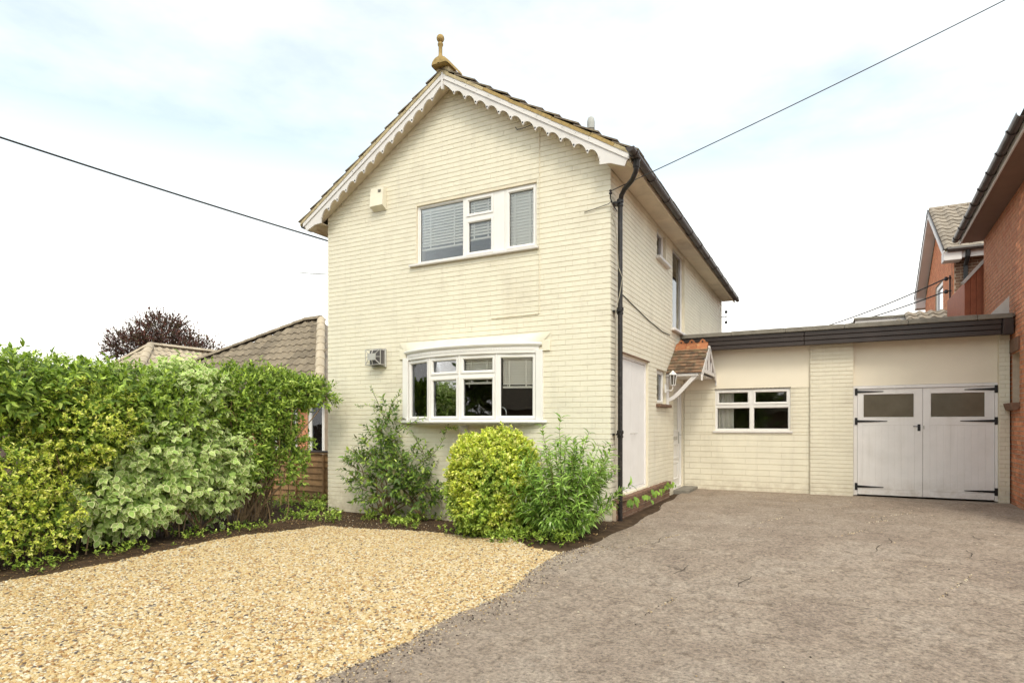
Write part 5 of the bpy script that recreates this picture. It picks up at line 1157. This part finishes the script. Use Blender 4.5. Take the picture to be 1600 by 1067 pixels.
shrub('privet_shrub', 'dark leafy end of the hedge outside the left edge of the view', 'shrub', [((-8.3, -.3, 1.2), (.8, 1.3, 1.2))], 900, 7, .06, .03, GREENS, None, seed=30, sl=.14)
shrub('hedge_shrub', 'dark leaves added low at the back of the hedge for the shade in its depth', 'shrub', [((-8.75, 5.2, .42), (.35, 1.9, .50)), ((-8.95, 2.0, .8), (.3, 2.0, .85)), ((-8.8, 6.6, .9), (.25, .7, .9))], 900, 7, .06, .035, [(.06, .10, .02), (.09, .14, .03)], None, group=HG, seed=33, sl=.13, core=.8)  # added filler; its dark leaf colours paint the deep shade behind the gaps
wi = thing('bare_hedge_stems', (-8.0, 4, 0), 'tangle of bare brown stems and canes showing under the hedge', 'stems')
for k in range(70):
    y = random.uniform(2.2, 7.2); x = -7.75 + random.uniform(-.45, .05); q = MB(); lean = random.uniform(-.3, .3); hh = random.uniform(.35, 1.2)
    q.tube([(x, y, -.02), (x + random.gauss(0, .05), y + lean * .3, hh * .4), (x - random.uniform(0, .2), y + lean * .7, hh * .8), (x - random.uniform(0, .3), y + lean, hh)], [.010, .008, .006, .004], 5); q.build('stem', 'bark' if k % 2 else 'darktwig', wi, smooth=True)
for (a, b) in (((-7.86, 6.95, .2), (-7.80, 6.85, 1.75)), ((-7.84, 6.55, .9), (-7.9, 6.35, 1.8)), ((-7.78, 7.05, 1.0), (-7.78, 7.12, 1.9)), ((-7.75, 6.3, .9), (-7.85, 6.05, 1.7))):
    q = MB(); q.tube([a, b], .011, 6); q.build('cane', 'bamboo', wi)
# golden ball bush
shrub('golden_ball_bush', 'round clipped golden-yellow bush below the bow window', 'bush', [((-4.02, 7.22, .66), (.61, .56, .70))], 2500, 9, .042, .027, LIGHT + GREENS, [.25, .15, .25, .12, .10, .03, .10], patch=(GOLD, 4, -.15, 1.1), seed=21, bump=.11, sl=.09, shell=(.78, 1.04), base=[(-4.0, 7.25, 0)], stem_n=14, up=.45, gap=.25, gapscale=6, power=2.15, face=(.1, -.9, .3))
# tall willowy shrub right of it: upright stems with long leaves
def stemmy(name, label, cat, base, stemlist, k, LL, LW, colors, up=.2, hang=.3, m='leaf', r=.006, w=None):
    t_ = thing(name, base, label, cat); B, A_, N_ = [], [], []
    for (a, b, cv) in stemlist:
        a, b = Vector(a), Vector(b); n_ = 10; p = []
        for i in range(n_ + 1):
            f = i / n_; p.append(a.lerp(b, f) + Vector(cv) * math.sin(math.pi * f * .5) * f + Vector((random.gauss(0, .008), random.gauss(0, .008), 0)))
        q = MB(); q.tube(p, [r * (1 - .7 * i / n_) for i in range(n_ + 1)], 5, cap=False); q.build('stem', 'bark' if random.random() < .5 else 'darktwig', t_, smooth=True)
        for i in range(k):
            f = .12 + .88 * (i + random.random() * .5) / k; j = min(int(f * n_), n_ - 1); pt = p[j].lerp(p[j + 1], f * n_ - j); d = (p[j + 1] - p[j]).normalized(); an_ = i * 2.4 + random.random() * .5
            s_ = d.cross(Vector((math.cos(an_), math.sin(an_), .1))).normalized()
            for sg_ in (1, -1):
                ax = (s_ * sg_ + d * (.5 + .5 * f) + Vector((0, 0, -hang * (1 - .5 * f)))).normalized(); B.append(pt); A_.append(ax); N_.append(Vector((0, 0, 1)) + d * .5 + Vector((random.gauss(0, .3), random.gauss(0, .3) - .2, 0)))
    B, A_, N_ = np.array([v[:] for v in B]), np.array([v[:] for v in A_]), np.array([v[:] for v in N_]); n = len(B); L_ = LL * RNG.uniform(.55, 1.2, n)
    leaves('foliage', B, A_, N_, L_, L_ * LW / LL, pal(colors, n, w), t_, droop=.28, fold=.2, m=m, tipw=.5, kind='stuff'); return t_
sl_ = []
for k in range(150):
    a = random.uniform(0, 6.28); rr = random.uniform(.0, .16); ba = (-2.92 + rr * math.cos(a), 6.98 + rr * math.sin(a), .1); far = random.uniform(.12, .66); hgt = random.uniform(.35, 1.40) * (1 - .25 * (far / .66) ** 2)
    sl_.append((ba, (-2.92 + far * math.cos(a), 6.98 + far * .8 * math.sin(a), .1 + hgt), (.14 * math.cos(a), .12 * math.sin(a), -.06)))
sl_ += [((-2.75, 6.95, .2), (-2.22, 7.45, .85), (.04, 0, -.1)), ((-2.85, 6.9, .2), (-2.35, 7.2, 1.02), (.04, 0, 0)), ((-2.95, 7.0, .3), (-2.98, 7.05, 1.62), (0, 0, 0)), ((-3.0, 7.0, .3), (-3.22, 7.0, 1.52), (0, 0, 0)), ((-2.8, 7.0, .3), (-2.62, 7.1, 1.42), (0, 0, 0))]
stemmy('tall_leafy_shrub', 'tall loose shrub with long drooping leaves left of the downpipe', 'shrub', (-2.92, 6.98, .1), sl_, 24, .112, .037, [(.24, .38, .07), (.32, .47, .10), (.15, .26, .045), (.42, .58, .15), (.55, .60, .36)], w=[.3, .28, .2, .17, .05])
# wall climber
cw = shrub('wall_climber', 'sprawling dark-leaved climber against the cream wall left of the bow window', 'climbing shrub', [((-6.35, 7.72, .62), (.55, .27, .42)), ((-6.55, 7.82, 1.02), (.30, .16, .38)), ((-5.95, 7.70, .75), (.34, .24, .34)), ((-6.42, 7.88, 1.45), (.13, .10, .36)), ((-6.85, 7.75, .78), (.24, .18, .22)), ((-5.62, 7.75, .48), (.26, .22, .28))],
      480, 9, .074, .030, [(.12, .20, .035), (.18, .27, .045), (.075, .125, .03), (.24, .34, .06)] + LIGHT + [(.13, .12, .04)], [.26, .20, .26, .08, .05, .02, .03, .10], base=[(-6.35, 7.8, 0), (-6.3, 7.75, 0), (-5.6, 7.8, 0)], stem_n=16, gap=.62, gapscale=4, seed=25, sl=.17, hang=.3, bump=.35, up=.5, dens=1.0, core=.35, zmin=.1)
def shoot(parent, p0, p1, cv, n, LL, LW, colors):
    a, b = Vector(p0), Vector(p1); pts_ = [a.lerp(b, i / 8) + Vector(cv) * math.sin(math.pi * i / 8) for i in range(9)]
    q = MB(); q.tube(pts_, [.005 * (1 - .06 * i) for i in range(9)], 5, cap=False); q.build('shoot', 'darktwig', parent, smooth=True)
    P, Dn = [], []
    for i in range(n):
        f = (i + .5) / n * 7.99; j = int(f); P.append(pts_[j].lerp(pts_[j + 1], f - j)[:]); d = (pts_[j + 1] - pts_[j]).normalized(); Dn.append((d + Vector((random.gauss(0, .5), -abs(random.gauss(0, .4)), random.gauss(0, .5))))[:])
    P, Dn = np.array(P), np.array(Dn); B, A_, N_ = sprig_leaves(P, Dn, np.full(len(P), .06), 5, LL, LW, .8); L_ = LL * RNG.uniform(.6, 1.2, len(B)); leaves('foliage', B, A_, N_ + np.array([0, -.6, .2]), L_, L_ * LW / LL, pal(colors, len(B)), parent, kind='stuff')
for (a, b, cv, n) in (((-6.4, 7.85, 1.5), (-6.02, 7.75, 2.02), (-.08, 0, .05), 12), ((-6.4, 7.85, 1.6), (-7.05, 7.85, 1.82), (0, 0, .1), 9), ((-6.3, 7.85, 1.3), (-5.55, 7.72, 1.62), (0, 0, .05), 12), ((-6.5, 7.85, 1.7), (-6.75, 7.85, 2.12), (0, 0, 0), 7),
                      ((-5.75, 7.75, .85), (-5.15, 7.75, 1.48), (.1, 0, -.05), 16), ((-5.6, 7.75, 1.05), (-5.85, 7.75, 1.42), (0, 0, .02), 9), ((-5.3, 7.75, 1.38), (-4.95, 7.72, 1.46), (0, 0, .03), 7), ((-6.8, 7.75, .9), (-7.2, 7.8, 1.05), (0, 0, .05), 8), ((-6.45, 7.85, 1.55), (-6.12, 7.8, 1.9), (0, 0, 0), 10)):
    shoot(cw, a, b, cv, n, .055, .020, GREENS)
# trailing bindweed over the plinth, weeds and litter
bw = thing('trailing_vine', (-2.5, 8.6, .3), 'trailing heart-leaved vine hanging along the red-brown plinth', 'vine')
pth = [Vector((-2.42, 7.9, .48)), Vector((-2.47, 8.5, .44)), Vector((-2.50, 9.2, .42)), Vector((-2.52, 10.0, .40)), Vector((-2.53, 10.9, .42)), Vector((-2.53, 11.4, .40))]
q = MB(); q.tube(pth, .005, 5); q.build('vine_stem', 'bark', bw)
B, A_, N_ = [], [], []
for k in range(46):
    f = random.random() * 4.99; j = int(f); p = pth[j].lerp(pth[j + 1], f - j) + Vector((random.uniform(.0, .05), random.gauss(0, .04), random.gauss(0, .035))); B.append(p[:]); A_.append((random.gauss(.25, .2), random.gauss(-.1, .5), -.7)); N_.append((.8, -.6, .4))
B, A_, N_ = map(np.array, (B, A_, N_)); leaves('foliage', B, A_, N_, RNG.uniform(.07, .12, len(B)), RNG.uniform(.06, .085, len(B)), pal([(.24, .36, .06), (.16, .27, .045)], len(B)), bw, droop=.1, kind='stuff')
def groundleaves(name, label_cols, region, n, LL, LW, zr=(.0, .09), kind='stuff'):
    P = []
    while len(P) < n:
        x, y = random.uniform(region[0], region[1]), random.uniform(region[2], region[3])
        if noise.noise(Vector((x * 2.2, y * 2.2, 7))) > -.05: P.append((x, y, max(soilz(x, y), -.02) + random.uniform(*zr)))
    P = np.array(P); Dn = unit(RNG.normal(size=P.shape) * .5 + np.array([0, 0, 1])); B, A_, N_ = sprig_leaves(P, Dn, np.full(len(P), .05), 5, LL, LW, 1.0); L_ = LL * RNG.uniform(.5, 1.2, len(B))
    leaves(name, B, A_, N_ + np.array([0, 0, .8]), L_, L_ * LW / LL, pal(label_cols, len(B)), None, kind='stuff')
groundleaves('ground_cover', GREENS + LIGHT, (-8.0, -5.2, 6.95, 8.0), 330, .05, .036)
groundleaves('ground_cover', GREENS + LIGHT, (-9.4, -7.5, 7.2, 8.5), 260, .06, .036, (0, .2))
groundleaves('ground_cover', GREENS + LIGHT, (-7.75, -7.15, 2.6, 6.8), 170, .045, .034)
groundleaves('ground_cover', LIGHT + GREENS, (-4.6, -2.6, 6.45, 7.0), 200, .055, .034, (0, .14))
# leaf litter and twigs on the soil
n = 2600; x = np.concatenate([RNG.uniform(-7.75, -6.95, n // 2), RNG.uniform(-7.6, -2.5, n // 2)]); y = np.concatenate([RNG.uniform(1.5, 6.9, n // 2), RNG.uniform(6.7, 7.95, n // 2)])
z = np.array([max(soilz(a, b), ground(a, b) - .03) + .012 for a, b in zip(x, y)]); P = np.stack([x, y, z], 1)
leaves('leaf_litter', P, RNG.normal(size=(n, 3)) * np.array([1, 1, .15]), RNG.normal(size=(n, 3)) * .3 + np.array([0, 0, 1]), RNG.uniform(.015, .045, n), RNG.uniform(.006, .02, n), pal([(.20, .11, .06), (.30, .18, .09), (.12, .07, .04), (.38, .27, .13)], n), None, m='leafmatt', kind='stuff')
n = 150; x = RNG.uniform(-6.8, -2.8, n); y = RNG.uniform(2.0, 6.8, n); P = np.stack([x, y, np.array([ground(a, b) + .022 for a, b in zip(x, y)])], 1)
leaves('fallen_leaves', P, RNG.normal(size=(n, 3)) * np.array([1, 1, .1]), RNG.normal(size=(n, 3)) * .25 + np.array([0, 0, 1]), RNG.uniform(.018, .04, n), RNG.uniform(.010, .022, n), pal([(.34, .15, .06), (.22, .12, .06), (.42, .30, .12)], n), None, m='leafmatt', kind='stuff')
# copper beech far behind
def tree(name, label, loc, trunk_h, crown, n, colors, LL=.16, cat='tree', seed=3, gap=.6, group=None):
    t_ = thing(name, loc, label, cat, group); X, Y, Z = loc
    q = MB(); q.tube([(X, Y, Z - .2), (X + .1, Y, Z + trunk_h * .5), (X, Y + .1, Z + trunk_h), (X, Y, Z + crown[0][0][2])], [.3, .24, .18, .08], 8); q.build('trunk', 'bark', t_, smooth=True)
    Ps, Ns = [], []
    for i, (c, r) in enumerate(crown):
        P, Nr = blob_points((X + c[0], Y + c[1], Z + c[2]), r, n // len(crown), (.35, 1.05), power=2.1, bump=.35, seed=seed + i, zmin=-50); Ps.append(P); Ns.append(Nr)
    P, Nr = np.concatenate(Ps), np.concatenate(Ns); keep = fbm(P, 1.6, seed) > -1 + gap; P, Nr = P[keep], Nr[keep]
    for i in RNG.choice(len(P), 26, replace=False):
        q = MB(); q.tube([(X, Y, Z + trunk_h * random.uniform(.6, 1)), tuple(P[i] * .5 + np.array([X, Y, Z + trunk_h * .9]) * .5 + RNG.normal(size=3) * .15), tuple(P[i])], [.07, .04, .012], 5, cap=False); q.build('branch', 'darktwig', t_, smooth=True)
    Dn = unit(Nr * .8 + np.array([0, 0, .35]) + RNG.normal(size=P.shape) * .4); S_ = RNG.uniform(.3, .8, len(P)); B, A_, N_ = sprig_leaves(P, Dn, S_, 7, LL, LL * .5, .7)
    L_ = LL * RNG.uniform(.6, 1.3, len(B)); leaves('foliage', B, A_, N_, L_, L_ * .55, pal(colors, len(B)), t_, kind='stuff'); twigs(t_, P - Dn * .3, Dn, S_ + .3, r=.012); return t_
tree('copper_beech', 'dark purple-leaved tree above the far bungalow roof', (-39.2, 24.7, 0), 4, [((0, 0, 6.5), (2.4, 2.4, 1.7)), ((-1.7, -.9, 6.6), (1.5, 1.5, .8)), ((1.8, .9, 6.1), (2.0, 1.6, .9)), ((.2, 0, 7.7), (1.7, 1.5, .9))], 1900, [(.11, .045, .04), (.16, .065, .05), (.07, .04, .03), (.10, .08, .04)], seed=6, gap=.55, LL=.17)
# across the street: what the window panes reflect
SG = 'trees across the street behind the camera'
k = 0
for (x, y, s_) in ((-15, -15, 1.0), (-9.0, -17, 1.15), (-5.5, -13.5, .7), (13, -17, 1.05), (-21, -13.5, 1.1)):
    tree('street_tree', ['broad green tree across the street far left', 'tallest green tree across the street', 'small round tree across the street nearest the drive', 'green tree across the street to the right', 'green tree at the far end of the street'][k], (x, y, -.05), 3 * s_, [((0, 0, 6 * s_), (3 * s_, 3 * s_, 2.4 * s_)), ((1.6 * s_, 0, 4.6 * s_), (2.2 * s_, 2 * s_, 1.8 * s_)), ((-1.6 * s_, 0, 4.8 * s_), (2.2 * s_, 2 * s_, 1.8 * s_)), ((0, .5, 2.2 * s_), (2.8 * s_, 1.6 * s_, 2.0 * s_))], 2600, GREENS, LL=.34, gap=.3, seed=40 + k, group=SG); k += 1
b5 = thing('house', (4, -18, 0), 'low dark-roofed brown bungalow across the street behind the camera', 'house')
q = MB(); q.box(-3, 8.5, -21, -13.6, -.2, 2.3); q.build('wall', 'brownbrick', b5)
q = MB(); q.add([(-3.6, -13, 2.25), (9.1, -13, 2.25), (9.1, -21.6, 2.25), (-3.6, -21.6, 2.25), (.6, -17.3, 5.6), (5.0, -17.3, 5.6)], [(0, 1, 5, 4), (1, 2, 5), (2, 3, 4, 5), (3, 0, 4)]); q.build('roof', 'tile', b5)
